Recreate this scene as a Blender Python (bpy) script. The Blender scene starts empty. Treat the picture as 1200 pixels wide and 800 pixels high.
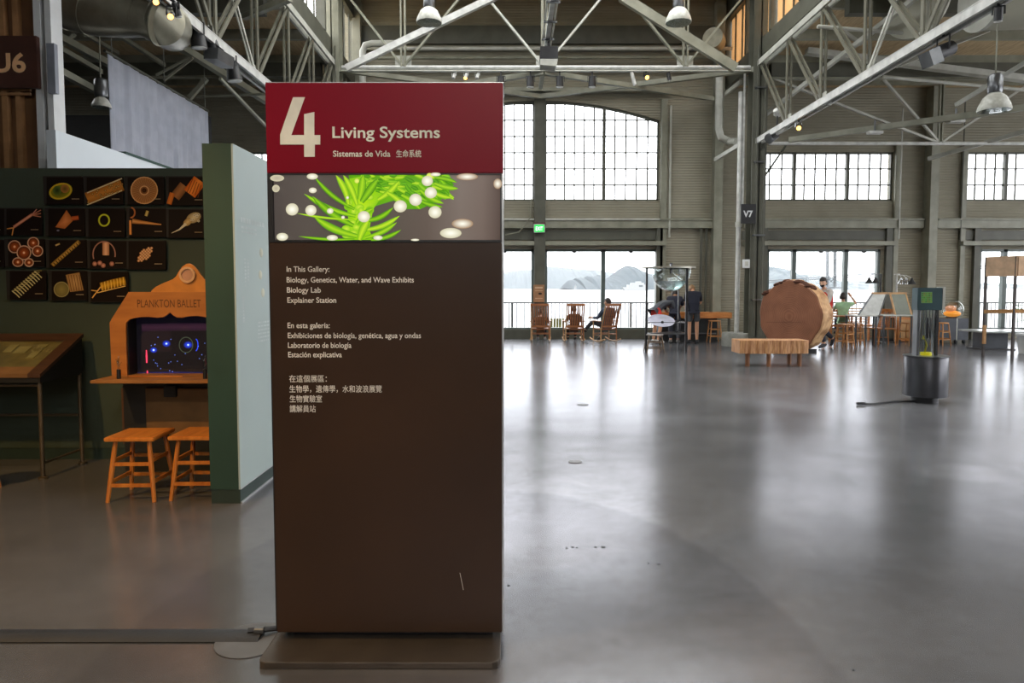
import bpy, bmesh, math, random
from math import sin, cos, tan, pi, radians as R, sqrt, atan2
from mathutils import Vector as V, Matrix
random.seed(4)
S = bpy.context.scene
COL = S.collection

# ------------------------------------------------------------------ camera
H = 1.5; TH = R(3.2); FPX = 800.0; CX = 600.0; CY = 381.7
cd = bpy.data.cameras.new('camera'); cam = bpy.data.objects.new('camera', cd); COL.objects.link(cam)
cam.location = (0, 0, H); cam.rotation_euler = (R(90) - TH, 0, 0)
cd.lens = 24.0; cd.sensor_width = 36.0; cd.shift_y = -18.3/1200.0
cd.clip_start = 0.05; cd.clip_end = 6000
S.camera = cam

# ------------------------------------------------------------------ sky: bright even overcast
w = bpy.data.worlds.new('world'); S.world = w; w.use_nodes = True
nt = w.node_tree; nt.nodes.clear()
wo = nt.nodes.new('ShaderNodeOutputWorld'); bg = nt.nodes.new('ShaderNodeBackground')
tc = nt.nodes.new('ShaderNodeTexCoord'); sp = nt.nodes.new('ShaderNodeSeparateXYZ')
rp = nt.nodes.new('ShaderNodeValToRGB')
rp.color_ramp.elements[0].position = 0.0; rp.color_ramp.elements[0].color = (0.93, 0.95, 1.0, 1)
rp.color_ramp.elements[1].position = 0.6; rp.color_ramp.elements[1].color = (1.0, 1.0, 1.0, 1)
nt.links.new(tc.outputs['Generated'], sp.inputs[0]); nt.links.new(sp.outputs['Z'], rp.inputs[0])
nt.links.new(rp.outputs[0], bg.inputs[0]); nt.links.new(bg.outputs[0], wo.inputs[0])
SKY = 5.0
bg.inputs[1].default_value = SKY
w.cycles.sampling_method = 'AUTOMATIC'

# ------------------------------------------------------------------ exposure, render quality hints
S.view_settings.view_transform = 'Standard'; S.view_settings.look = 'None'
S.view_settings.exposure = 0.3; S.view_settings.gamma = 1.0; S.view_settings.use_curve_mapping = False
S.cycles.use_denoising = True
S.cycles.max_bounces = 8; S.cycles.diffuse_bounces = 5; S.cycles.glossy_bounces = 4
S.cycles.transparent_max_bounces = 16; S.cycles.transmission_bounces = 8
S.cycles.sample_clamp_indirect = 25.0
S.cycles.caustics_reflective = False; S.cycles.caustics_refractive = False

def portal(name, loc, rot, sx, sy):
    l = bpy.data.lights.new(name, 'AREA'); l.shape = 'RECTANGLE'; l.size = sx; l.size_y = sy
    l.cycles.is_portal = True
    o = bpy.data.objects.new(name, l); COL.objects.link(o); o.location = loc; o.rotation_euler = rot
    return o
# window and added roof openings through which the sky comes in (portals only guide the sampling of the sky)
portal('window_portal', (0.8, 20.35, 3.6), (R(-90), 0, 0), 7.2, 6.8)
portal('window_portal', (9.1, 20.35, 2.9), (R(-90), 0, 0), 4.2, 5.4)
portal('window_portal', (15.2, 20.35, 2.9), (R(-90), 0, 0), 4.4, 5.4)
portal('window_portal', (-7.5, 20.35, 2.9), (R(-90), 0, 0), 4.2, 5.4)
portal('clerestory_portal', (6.2, 4.0, 8.3), (0, R(90), 0), 1.4, 31)
portal('clerestory_portal', (-4.6, 4.0, 8.3), (0, R(-90), 0), 1.4, 31)
portal('side_portal', (20.2, 5.0, 3.4), (0, R(90), 0), 4.6, 24)
ADDED_GAPS_N = [(7.5, 10.1), (10.9, 13.5), (14.3, 16.9)]       # y ranges of unseen roof openings added to let in more daylight
ADDED_GAPS_E = [(0.7, 3.3), (4.1, 6.7), (7.5, 10.1), (10.9, 13.5)]
portal('added_gap_portal', (0.85, 12.2, 9.76), (0, 0, 0), 9.6, 9.6)
ADDED_GAPS_W = [(11.0, 13.2)]  # opening added over the west aisle to lighten its roof
portal('added_gap_portal', (-12.5, 10.6, 7.31), (0, 0, 0), 5.0, 5.4)
portal('added_gap_portal', (13.0, 7.1, 7.31), (0, 0, 0), 6.0, 13)

def spot(name, loc, target, power, color, angle=50, size=0.05, blend=0.6):
    l = bpy.data.lights.new(name, 'SPOT'); l.energy = power; l.color = color
    l.spot_size = R(angle); l.spot_blend = blend; l.shadow_soft_size = size
    o = bpy.data.objects.new(name, l); COL.objects.link(o); o.location = loc
    o.rotation_euler = (V(target) - V(loc)).to_track_quat('-Z', 'Y').to_euler()
    return o
WARM = (1.0, 0.62, 0.28)
# gallery track lights (out of view, no fixtures built)
spot('gallery_light', (-3.1, 3.2, 4.6), (-3.0, 5.2, 0.5), 45, WARM, 60, 0.06)
spot('gallery_light', (-4.6, 3.4, 4.6), (-3.9, 5.9, 1.3), 26, WARM, 70, 0.06)
spot('gallery_light', (-4.2, 1.4, 4.4), (-2.9, 3.3, 0.0), 500, (1.0, 0.58, 0.18), 85, 0.08)
spot('gallery_light', (-2.4, 2.6, 4.4), (-2.65, 5.3, 1.5), 35, WARM, 30, 0.05)
spot('sign_fill_light', (0.2, -3.0, 5.2), (-0.5, 2.78, 1.6), 430, (1.0, 0.86, 0.70), 40, 0.15)  # unseen lamp added behind the camera to brighten the sign front

# ------------------------------------------------------------------ helpers
def L(c):
    r = []
    for v in c[:3]:
        v = v/255.0
        r.append(v/12.92 if v <= 0.04045 else ((v+0.055)/1.055)**2.4)
    return (*r, 1.0)

def P(px, py, D):
    """world point seen at a photo pixel, at real depth D (metres along Y)"""
    dv = py-CY; t = D/(FPX*cos(TH)-dv*sin(TH))
    return V(((px-CX)*t, D, H-t*(FPX*sin(TH)+dv*cos(TH))))
def FL(px, py, z=0.0):
    """world point seen at a photo pixel on the level z"""
    dv = py-CY; t = (H-z)/(FPX*sin(TH)+dv*cos(TH))
    return V(((px-CX)*t, t*(FPX*cos(TH)-dv*sin(TH)), z))

def mat(name, c, rough=0.6, metal=0.0, c2=None, scale=6.0, bump=0.0, bscale=40.0, spec=None, coat=0.0, stretch=None,
        emit=None, estr=1.0, alpha=None, rvar=0.0):
    m = bpy.data.materials.new(name); m.use_nodes = True
    n = m.node_tree.nodes; l = m.node_tree.links; b = n['Principled BSDF']
    b.inputs['Base Color'].default_value = L(c); b.inputs['Roughness'].default_value = rough
    b.inputs['Metallic'].default_value = metal
    if spec is not None: b.inputs['Specular IOR Level'].default_value = spec
    if coat: b.inputs['Coat Weight'].default_value = coat; b.inputs['Coat Roughness'].default_value = 0.15
    co = n.new('ShaderNodeTexCoord'); mp = n.new('ShaderNodeMapping')
    l.new(co.outputs['Object'], mp.inputs[0])
    if stretch: mp.inputs['Scale'].default_value = stretch
    if c2 is None: c2 = tuple(max(0, v*0.86) for v in c)
    nz = n.new('ShaderNodeTexNoise'); nz.inputs['Scale'].default_value = scale; nz.inputs['Detail'].default_value = 4
    l.new(mp.outputs[0], nz.inputs['Vector'])
    r = n.new('ShaderNodeValToRGB'); r.color_ramp.elements[0].position = 0.35; r.color_ramp.elements[1].position = 0.68
    r.color_ramp.elements[0].color = L(c); r.color_ramp.elements[1].color = L(c2)
    l.new(nz.outputs[0], r.inputs[0]); l.new(r.outputs[0], b.inputs['Base Color'])
    if rvar:
        mr = n.new('ShaderNodeMapRange'); mr.inputs[3].default_value = rough-rvar; mr.inputs[4].default_value = rough+rvar
        l.new(nz.outputs[0], mr.inputs[0]); l.new(mr.outputs[0], b.inputs['Roughness'])
    if bump:
        n2 = n.new('ShaderNodeTexNoise'); n2.inputs['Scale'].default_value = bscale
        bp = n.new('ShaderNodeBump'); bp.inputs['Strength'].default_value = bump; bp.inputs['Distance'].default_value = 0.01
        l.new(mp.outputs[0], n2.inputs['Vector']); l.new(n2.outputs[0], bp.inputs['Height']); l.new(bp.outputs[0], b.inputs['Normal'])
    if emit:
        b.inputs['Emission Color'].default_value = L(emit); b.inputs['Emission Strength'].default_value = estr
    return m

def glass_mat(name, tint=(1, 1, 1), refl=0.9, alpha=0.0):
    m = bpy.data.materials.new(name); m.use_nodes = True
    n = m.node_tree.nodes; l = m.node_tree.links; n.clear()
    o = n.new('ShaderNodeOutputMaterial'); mx = n.new('ShaderNodeMixShader'); t = n.new('ShaderNodeBsdfTransparent')
    g = n.new('ShaderNodeBsdfGlossy'); g.inputs['Roughness'].default_value = 0.02; f = n.new('ShaderNodeLayerWeight'); f.inputs['Blend'].default_value = 0.5
    t.inputs[0].default_value = (*tint, 1)
    pw = n.new('ShaderNodeMath'); pw.operation = 'POWER'; pw.inputs[1].default_value = 4.0; l.new(f.outputs['Facing'], pw.inputs[0])
    ml = n.new('ShaderNodeMath'); ml.operation = 'MULTIPLY_ADD'; ml.inputs[1].default_value = refl; ml.inputs[2].default_value = alpha+0.03
    l.new(pw.outputs[0], ml.inputs[0]); l.new(ml.outputs[0], mx.inputs[0]); l.new(t.outputs[0], mx.inputs[1]); l.new(g.outputs[0], mx.inputs[2])
    l.new(mx.outputs[0], o.inputs[0])
    return m

def print_mat(name, emission=0.0, rough=0.5):
    """flat print or screen whose colours come from a colour attribute"""
    m = bpy.data.materials.new(name); m.use_nodes = True
    n = m.node_tree.nodes; l = m.node_tree.links; b = n['Principled BSDF']
    a = n.new('ShaderNodeAttribute'); a.attribute_name = 'Col'
    l.new(a.outputs['Color'], b.inputs['Base Color']); b.inputs['Roughness'].default_value = rough; b.inputs['Specular IOR Level'].default_value = .15
    if emission:
        mx = n.new('ShaderNodeMix'); mx.data_type = 'RGBA'; mx.blend_type = 'MULTIPLY'
        l.new(a.outputs['Color'], b.inputs['Emission Color']); b.inputs['Emission Strength'].default_value = emission
        m.node_tree.links.remove(b.inputs['Base Color'].links[0]); b.inputs['Base Color'].default_value = (0.02, 0.02, 0.02, 1)
    return m

def world_off(o):
    v = V((0, 0, 0))
    while o is not None:
        v = v + V(o.location); o = o.parent
    return v

class MB:
    def __init__(s): s.v = []; s.f = []; s.c = None; s.smooth = False
    def add(s, vs, fs):
        k = len(s.v); s.v += [V(p) for p in vs]; s.f += [tuple(i+k for i in f) for f in fs]; return s
    def box(s, x0, x1, y0, y1, z0, z1):
        return s.add([(x0,y0,z0),(x1,y0,z0),(x1,y1,z0),(x0,y1,z0),(x0,y0,z1),(x1,y0,z1),(x1,y1,z1),(x0,y1,z1)],
                     [(0,3,2,1),(4,5,6,7),(0,1,5,4),(1,2,6,5),(2,3,7,6),(3,0,4,7)])
    def cbox(s, x0, x1, y0, y1, z0, z1, b=0.005):
        """box with its edges eased"""
        pts = []; 
        bm = bmesh.new(); bmesh.ops.create_cube(bm, size=1.0)
        for v in bm.verts: v.co = V((x0+(v.co.x+.5)*(x1-x0), y0+(v.co.y+.5)*(y1-y0), z0+(v.co.z+.5)*(z1-z0)))
        bmesh.ops.bevel(bm, geom=bm.edges[:], offset=b, segments=2, affect='EDGES')
        bm.verts.index_update(); s.add([v.co.copy() for v in bm.verts], [[v.index for v in f.verts] for f in bm.faces]); bm.free(); return s
    def bar(s, p, q, w, h=None, up=(0,0,1)):
        p = V(p); q = V(q); h = w if h is None else h; d = (q-p).normalized(); up = V(up)
        if abs(d.dot(up)) > 0.98: up = V((0,1,0))
        a = d.cross(up).normalized()*w/2; b = a.cross(d).normalized()*h/2
        return s.add([p-a-b,p+a-b,p+a+b,p-a+b,q-a-b,q+a-b,q+a+b,q-a+b],
                     [(0,1,2,3),(7,6,5,4),(0,4,5,1),(1,5,6,2),(2,6,7,3),(3,7,4,0)])
    def tube(s, pts, r, n=8, caps=True):
        pts = [V(p) for p in pts]; rs = r if isinstance(r, (list, tuple)) else [r]*len(pts); rings = []
        u = None
        for i, p in enumerate(pts):
            d = (pts[min(i+1, len(pts)-1)]-pts[max(i-1, 0)]).normalized()
            if u is None:
                u = d.orthogonal().normalized() if abs(d.z) < .95 else V((1,0,0))
            u = (u-d*u.dot(d)).normalized(); w_ = d.cross(u)
            rings.append([p+(u*cos(2*pi*k/n)+w_*sin(2*pi*k/n))*rs[i] for k in range(n)])
        vs = [q for rg in rings for q in rg]; fs = []
        for i in range(len(pts)-1):
            for k in range(n): fs.append((i*n+k, i*n+(k+1)%n, (i+1)*n+(k+1)%n, (i+1)*n+k))
        if caps: fs.append(tuple(reversed(range(n)))); fs.append(tuple((len(pts)-1)*n+k for k in range(n)))
        s.smooth = True
        return s.add(vs, fs)
    def cyl(s, p, q, r1, r2=None, n=16): return s.tube([p, q], [r1, r1 if r2 is None else r2], n)
    def lathe(s, prof, c=(0,0,0), n=24, axis='z', closed=False):
        c = V(c); vs = []; fs = []
        for (r, z) in prof:
            for k in range(n):
                a = 2*pi*k/n
                q = {'z': V((r*cos(a), r*sin(a), z)), 'y': V((r*cos(a), z, r*sin(a))), 'x': V((z, r*cos(a), r*sin(a)))}[axis]
                vs.append(c+q)
        m = len(prof)
        for i in range(m-1):
            for k in range(n): fs.append((i*n+k, i*n+(k+1)%n, (i+1)*n+(k+1)%n, (i+1)*n+k))
        if not closed:
            if prof[0][0] > 1e-4: fs.append(tuple(reversed(range(n))))
            if prof[-1][0] > 1e-4: fs.append(tuple((m-1)*n+k for k in range(n)))
        s.smooth = True
        return s.add(vs, fs)
    def prism(s, poly, d0, d1, plane='xz'):
        """2-D outline extruded between d0 and d1"""
        def m3(a, b, d): return {'xz': (a, d, b), 'xy': (a, b, d), 'yz': (d, a, b)}[plane]
        n = len(poly); vs = [m3(a, b, d0) for a, b in poly]+[m3(a, b, d1) for a, b in poly]
        tris = tri2(poly)
        fs = [(i, (i+1) % n, n+(i+1) % n, n+i) for i in range(n)]
        fs += [t for t in tris]+[tuple(reversed([i+n for i in t])) for t in tris]
        return s.add(vs, fs)
    def sphere(s, c, r, nu=16, nv=10, sq=(1,1,1)):
        c = V(c); prof = []; vs = []; fs = []
        for i in range(nv+1):
            ph = pi*i/nv
            for k in range(nu):
                a = 2*pi*k/nu; vs.append(c+V((r*sq[0]*sin(ph)*cos(a), r*sq[1]*sin(ph)*sin(a), -r*sq[2]*cos(ph))))
        for i in range(nv):
            for k in range(nu): fs.append((i*nu+k, i*nu+(k+1)%nu, (i+1)*nu+(k+1)%nu, (i+1)*nu+k))
        s.smooth = True
        return s.add(vs, fs)
    def build(s, name, m=None, parent=None, flat=False, bevel=0.0, fix=True):
        off = world_off(parent)
        own = V((0,0,0))
        if parent is None and s.v:
            xs = [p.x for p in s.v]; ys = [p.y for p in s.v]; zs = [p.z for p in s.v]
            own = V(((min(xs)+max(xs))/2, (min(ys)+max(ys))/2, min(zs)))
        me = bpy.data.meshes.new(name); me.from_pydata([tuple(p-off-own) for p in s.v], [], s.f)
        bm = bmesh.new(); bm.from_mesh(me); bmesh.ops.remove_doubles(bm, verts=bm.verts, dist=1e-5) if not s.c else None
        if fix: bmesh.ops.recalc_face_normals(bm, faces=bm.faces)
        bm.to_mesh(me); bm.free()
        if s.c:
            at = me.color_attributes.new('Col', 'FLOAT_COLOR', 'POINT')
            for i, c in enumerate(s.c): at.data[i].color = c
        if m: me.materials.append(m)
        o = bpy.data.objects.new(name, me); COL.objects.link(o); o.location = own
        if parent: o.parent = parent
        if s.smooth and not flat:
            for p in me.polygons: p.use_smooth = True
            try:
                me.set_sharp_from_angle(angle=R(38))
            except Exception: pass
        if bevel:
            b = o.modifiers.new('bevel', 'BEVEL'); b.width = bevel; b.segments = 2; b.limit_method = 'ANGLE'
        return o

def tri2(poly):
    from mathutils.geometry import tessellate_polygon
    return [tuple(t) for t in tessellate_polygon([[V((a, b, 0)) for a, b in poly]])]

def tag(o, label=None, cat=None, group=None, kind=None):
    if label: o['label'] = label
    if cat: o['category'] = cat
    if group: o['group'] = group
    if kind: o['kind'] = kind
    return o
def thing(name, label, cat, loc=(0,0,0), rz=0, group=None):
    o = bpy.data.objects.new(name, None); COL.objects.link(o); o.empty_display_size = 0.1
    o.location = loc; o.rotation_euler = (0, 0, rz)
    return tag(o, label, cat, group)
def struct(name, mb, m, parent=None):
    o = mb.build(name, m, parent)
    if parent is None: o['kind'] = 'structure'
    return o
KIDS = {}
def kids(o): return [c for c in bpy.data.objects if c.parent == o]
def dup(root, loc, rz=0, label=None, group=None, sc=None):
    r = root.copy(); COL.objects.link(r); r.location = loc; r.rotation_euler = (0, 0, rz)
    if sc: r.scale = (sc, sc, sc)
    if label: r['label'] = label
    if group: r['group'] = group
    for ch in list(root.children):
        c = ch.copy(); COL.objects.link(c); c.parent = r
        for g in list(ch.children):
            d = g.copy(); COL.objects.link(d); d.parent = c
    return r
def link_copy(src, name, loc, parent=None, scale=None, rot=None):
    o = src.copy(); o.name = name; COL.objects.link(o); o.location = loc
    if parent: o.parent = parent
    if scale: o.scale = scale
    if rot: o.rotation_euler = rot
    return o

def text_mesh(s, bold=0.0):
    cu = bpy.data.curves.new('lettering', 'FONT'); cu.body = s; cu.size = 1.0; cu.offset = bold; cu.resolution_u = 4
    o = bpy.data.objects.new('lettering', cu); COL.objects.link(o)
    bpy.context.view_layer.update()
    me = bpy.data.meshes.new_from_object(o.evaluated_get(bpy.context.evaluated_depsgraph_get()))
    vs = [v.co.copy() for v in me.vertices]; fs = [tuple(p.vertices) for p in me.polygons]
    bpy.data.objects.remove(o); bpy.data.curves.remove(cu); bpy.data.meshes.remove(me)
    return vs, fs
CAPH = 0.729
def text(name, s, px0, px1, pyb, cap, D, m, parent, bold=0.0, caph=CAPH, dy=0.0):
    """lettering on a plane facing the hall at depth D, its left/right ends, baseline and cap height as in the photo"""
    vs, fs = text_mesh(s, bold)
    x0 = min(v.x for v in vs); x1 = max(v.x for v in vs)
    a = P(px0, pyb, D); b = P(px1, pyb, D); c = P(px0, pyb-cap, D)
    sx = (b.x-a.x)/(x1-x0); sz = (c.z-a.z)/caph
    mb = MB(); mb.add([V((a.x+(v.x-x0)*sx, D+dy, a.z+v.y*sz)) for v in vs], fs)
    return mb.build(name, m, parent, fix=False)
def text3(name, s, O, ux, uz, width, height, m, parent, bold=0.0, caph=CAPH):
    vs, fs = text_mesh(s, bold); x0 = min(v.x for v in vs); x1 = max(v.x for v in vs)
    O = V(O); ux = V(ux).normalized(); uz = V(uz).normalized(); sx = width/(x1-x0); sz = height/caph
    mb = MB(); mb.add([O+ux*((v.x-x0)*sx)+uz*(v.y*sz) for v in vs], fs)
    return mb.build(name, m, parent, fix=False)

# ------------------------------------------------------------------ materials
M = {}
M['steel'] = mat('sage grey painted steel', (146,145,128), 0.45, c2=(124,124,108), scale=3)
M['web'] = mat('dark olive lattice paint', (112,110,95), 0.45, c2=(94,92,79), scale=3)
M['steel_light'] = mat('pale painted steel', (196,196,186), 0.4, c2=(170,170,160), scale=3)
M['steel_dark'] = mat('dark olive painted steel', (88,88,76), 0.5, scale=3)
M['white_metal'] = mat('white enamelled metal', (215,215,210), 0.35)
M['black_metal'] = mat('black metal', (26,26,28), 0.4, c2=(34,34,36))
M['grey_metal'] = mat('grey metal', (120,122,124), 0.3, 0.8)
M['chrome'] = mat('bright metal', (190,192,195), 0.2, 1.0)
M['galv'] = mat('galvanised duct', (150,146,128), 0.38, 0.55, c2=(128,124,108), scale=5)
M['glass'] = glass_mat('window glass', (0.97, 0.985, 0.98), 0.6)
M['clear'] = glass_mat('clear glass', (0.90, 0.94, 0.94), 1.0, 0.07)
M['wood'] = mat('honey wood', (200,132,68), 0.42, c2=(164,98,44), scale=4, stretch=(1,1,12), bump=.1)
M['chair_wood'] = mat('red brown chair wood', (172,110,66), 0.42, c2=(138,82,48), scale=4, stretch=(1,1,9))
M['chair_wood_pale'] = mat('pale chair wood', (214,172,124), 0.42, c2=(184,140,96), scale=4, stretch=(1,1,9))
M['oak'] = mat('light oak', (186,140,88), 0.45, c2=(158,112,66), scale=4, stretch=(1,8,1))
M['white'] = mat('matt white paint', (212,214,214), 0.6, c2=(204,206,206))
M['black'] = mat('matt black', (14,14,15), 0.6)
M['rubber'] = mat('dark rubber', (38,40,44), 0.55, bump=.15, bscale=60)
# ================================================================== FLOOR
def floor_material():
    m = bpy.data.materials.new('polished concrete'); m.use_nodes = True
    n = m.node_tree.nodes; l = m.node_tree.links; b = n['Principled BSDF']
    co = n.new('ShaderNodeTexCoord')
    def noise(scale, det, dist=0.0, rough=0.6):
        z = n.new('ShaderNodeTexNoise'); z.inputs['Scale'].default_value = scale; z.inputs['Detail'].default_value = det
        z.inputs['Distortion'].default_value = dist; z.inputs['Roughness'].default_value = rough
        l.new(co.outputs['Object'], z.inputs['Vector']); return z
    def ramp(src, stops):
        r = n.new('ShaderNodeValToRGB'); e = r.color_ramp.elements
        for i, (p, c) in enumerate(stops):
            x = e[i] if i < 2 else e.new(p)
            x.position = p; x.color = c
        l.new(src, r.inputs[0]); return r
    def mix(a, bb, f, mode='MIX'):
        x = n.new('ShaderNodeMix'); x.data_type = 'RGBA'; x.blend_type = mode
        if isinstance(f, float): x.inputs[0].default_value = f
        else: l.new(f, x.inputs[0])
        l.new(a, x.inputs[6])
        if isinstance(bb, tuple): x.inputs[7].default_value = bb
        else: l.new(bb, x.inputs[7])
        return x.outputs[2]
    big = noise(0.35, 5, 0.8); mid = noise(1.6, 6, 0.1); fine = noise(14, 6, 0.2)
    c1 = ramp(big.outputs[0], [(0.3, L((160,160,163))), (0.5, L((178,178,182))), (0.72, L((198,199,204)))])
    c2 = ramp(mid.outputs[0], [(0.3, (0.80,0.80,0.795,1)), (0.6, (1,1,1,1))])
    c3 = ramp(fine.outputs[0], [(0.3, (0.88,0.88,0.87,1)), (0.6, (1,1,1,1))])
    col = mix(c1.outputs[0], c2.outputs[0], 1.0, 'MULTIPLY'); col = mix(col, c3.outputs[0], 0.8, 'MULTIPLY')
    # worn patches and a curved trowel joint with their own outlines
    wob = noise(2.2, 4)
    def circle(cx, cy, r, soft, amp=0.25, sx=1.0):
        mp = n.new('ShaderNodeMapping'); l.new(co.outputs['Object'], mp.inputs[0])
        mp.inputs['Location'].default_value = (-cx*sx, -cy, 0); mp.inputs['Scale'].default_value = (sx, 1, 0)
        ln = n.new('ShaderNodeVectorMath'); ln.operation = 'LENGTH'; l.new(mp.outputs[0], ln.inputs[0])
        ad = n.new('ShaderNodeMath'); ad.operation = 'MULTIPLY_ADD'; l.new(wob.outputs[0], ad.inputs[0]); ad.inputs[1].default_value = amp
        l.new(ln.outputs['Value'], ad.inputs[2])
        mr = n.new('ShaderNodeMapRange'); l.new(ad.outputs[0], mr.inputs[0])
        mr.inputs[1].default_value = r-soft; mr.inputs[2].default_value = r+soft; mr.inputs[3].default_value = 1; mr.inputs[4].default_value = 0
        return mr.outputs[0], ad.outputs[0]
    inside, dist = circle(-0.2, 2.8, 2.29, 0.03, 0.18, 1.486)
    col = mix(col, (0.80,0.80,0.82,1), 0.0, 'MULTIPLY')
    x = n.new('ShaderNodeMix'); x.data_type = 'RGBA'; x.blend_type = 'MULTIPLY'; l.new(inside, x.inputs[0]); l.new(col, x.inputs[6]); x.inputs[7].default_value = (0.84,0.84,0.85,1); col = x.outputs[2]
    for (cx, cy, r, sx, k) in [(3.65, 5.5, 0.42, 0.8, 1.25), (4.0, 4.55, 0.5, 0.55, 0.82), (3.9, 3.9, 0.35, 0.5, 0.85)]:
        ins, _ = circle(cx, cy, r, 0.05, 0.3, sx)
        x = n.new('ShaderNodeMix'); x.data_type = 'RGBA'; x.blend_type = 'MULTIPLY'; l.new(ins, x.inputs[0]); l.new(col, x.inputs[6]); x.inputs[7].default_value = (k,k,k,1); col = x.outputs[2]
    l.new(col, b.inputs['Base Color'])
    rr = n.new('ShaderNodeMapRange'); l.new(big.outputs[0], rr.inputs[0]); rr.inputs[1].default_value = .3; rr.inputs[2].default_value = .7
    rr.inputs[3].default_value = 0.19; rr.inputs[4].default_value = 0.225
    rm = n.new('ShaderNodeMath'); rm.operation = 'MULTIPLY_ADD'; l.new(mid.outputs[0], rm.inputs[0]); rm.inputs[1].default_value = 0.02; l.new(rr.outputs[0], rm.inputs[2])
    l.new(rm.outputs[0], b.inputs['Roughness'])
    b.inputs['IOR'].default_value = 1.1; b.inputs['Metallic'].default_value = 0.8; b.inputs['Specular Tint'].default_value = (.46,.46,.48,1)
    bp = n.new('ShaderNodeBump'); bp.inputs['Strength'].default_value = 0.012; bp.inputs['Distance'].default_value = 0.02
    n.remove(bp)
    return m
MF = floor_material()
floor = struct('floor', MB().add([(-16,-14,0),(20,-14,0),(20,20,0),(-16,20,0)], [(0,1,2,3)]), MF)
floor.location = (0,0,0)
floor.data.clear_geometry(); floor.data.from_pydata([(-16,-14,0),(20,-14,0),(20,20,0),(-16,20,0),(-16,-14,-.2),(20,-14,-.2),(20,20,-.2),(-16,20,-.2)], [], [(0,1,2,3),(7,6,5,4),(0,4,5,1),(1,5,6,2),(2,6,7,3),(3,7,4,0)])
# floor seals: small round plates, and dark scuffs left in the concrete
M['plate'] = mat('dull steel plate', (118,118,120), 0.45, 0.3)
def floor_disc(px, py, rx, name, m):
    c = FL(px, py); r = rx*(c.y/FPX)
    return MB().lathe([(0, .001), (r, .001), (r*1.0, .004), (r*.9, .005), (0, .005)], (c.x, c.y, 0), 28).build(name, m, floor)
floor_disc(674, 541, 8, 'floor_plate', M['plate'])
floor_disc(683, 474, 7, 'floor_plate', M['plate'])
o = floor_disc(295, 750, 42, 'access_cover', mat('grey rubber pad', (104,105,106), 0.5)); 
for (px, py, wpx) in [(664,642,3),(671,641,4),(676,641.5,3),(698,641,4),(707,641,6),(772,661,5),(760,660,3),(596,686,4),(1000,785,4)]:
    if not wpx: continue
    c = FL(px, py); ww = wpx*c.y/FPX
    MB().lathe([(0, .0008), (ww/2, .0008), (ww*.4, .002), (0, .002)], (c.x, c.y, 0), 8).build('floor_chip', M['rubber'], floor)

# ================================================================== FAR WALL (north, towards the bay)
def corr_mat(name, c, c2, freq=4.2):
    m = mat(name, c, 0.6, c2=c2, scale=1.2, spec=.3)
    n = m.node_tree.nodes; l = m.node_tree.links
    wv = n.new('ShaderNodeTexWave'); wv.bands_direction = 'Z'; wv.inputs['Scale'].default_value = freq
    co = n.new('ShaderNodeTexCoord'); l.new(co.outputs['Object'], wv.inputs[0])
    bp = n.new('ShaderNodeBump'); bp.inputs['Strength'].default_value = .35; bp.inputs['Distance'].default_value = .03
    l.new(wv.outputs[0], bp.inputs['Height']); l.new(bp.outputs[0], n['Principled BSDF'].inputs['Normal'])
    return m
M['wall'] = corr_mat('grey olive painted siding', (150,145,127), (137,132,115))
M['girt'] = mat('olive grey girt', (150,148,130), .5)
M['wall_dark'] = mat('dark blue grey panel', (70,72,70), 0.6)
YW = 20.0
CXN = 0.8                                    # centre line of the nave
def wz(py, D=YW): return P(600, py, D).z
ZB, ZS0, ZS1 = 0.28, 4.02, 5.42             # sill height, upper windows
ZD = 2.62
AR0, AR1 = CXN-3.46, CXN+3.46
def arch_z(x): 
    k = (x-CXN)/3.46; return 6.88-0.56*k*k
OPEN = []  # x0, x1, z0, z1
wall_m = MB()
def wcell(x0, x1, z0, z1): wall_m.box(x0, x1, YW, YW+.3, z0, z1)
bays = [(-13.4,-9.45,'s'), (-9.45,-5.55,'w'), (-5.55,AR0,'s'), (AR0,AR1,'a'), (AR1,7.15,'s'), (7.15,11.05,'w'), (11.05,13.2,'s'), (13.2,17.1,'w'), (17.1,20.0,'s')]
wcell(-16, -13.4, 0, 7.2)
for x0, x1, k in bays:
    top = 9.7 if (x0 >= -5.6 and x1 <= 7.2) else 7.25
    if k == 's': wcell(x0, x1, 0, top)
    elif k == 'w':
        wcell(x0, x1, 0, ZB); wcell(x0, x0+.3, ZB, ZD); wcell(x1-.3, x1, ZB, ZD)
        wcell(x0, x1, ZD, ZS0); wcell(x0, x1, ZS1, top)
    else:
        wcell(x0, x1, 0, ZB); wcell(x0, x1, ZD, ZS0)
        xs = [x0+(x1-x0)*i/24 for i in range(25)]
        poly = [(x, arch_z(x)) for x in xs]+[(x1, 9.7), (x0, 9.7)]
        wall_m.prism(poly, YW, YW+.3)
wall_far = struct('wall_north', wall_m, M['wall'])

def part(name, mb, m, parent, **k): return mb.build(name, m, parent, **k)
GB = MB().box(-.5,.5,-.5,.5,-.5,.5)
def unit(name, m, parent):
    me = bpy.data.meshes.new(name); me.from_pydata([tuple(v) for v in GB.v], [], GB.f); me.materials.append(m); return me
def boxpart(name, me, parent, x0, x1, y0, y1, z0, z1):
    o = bpy.data.objects.new(name, me); COL.objects.link(o); off = world_off(parent); o.parent = parent
    o.location = V(((x0+x1)/2, (y0+y1)/2, (z0+z1)/2))-off; o.scale = (x1-x0, y1-y0, z1-z0); return o

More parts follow.
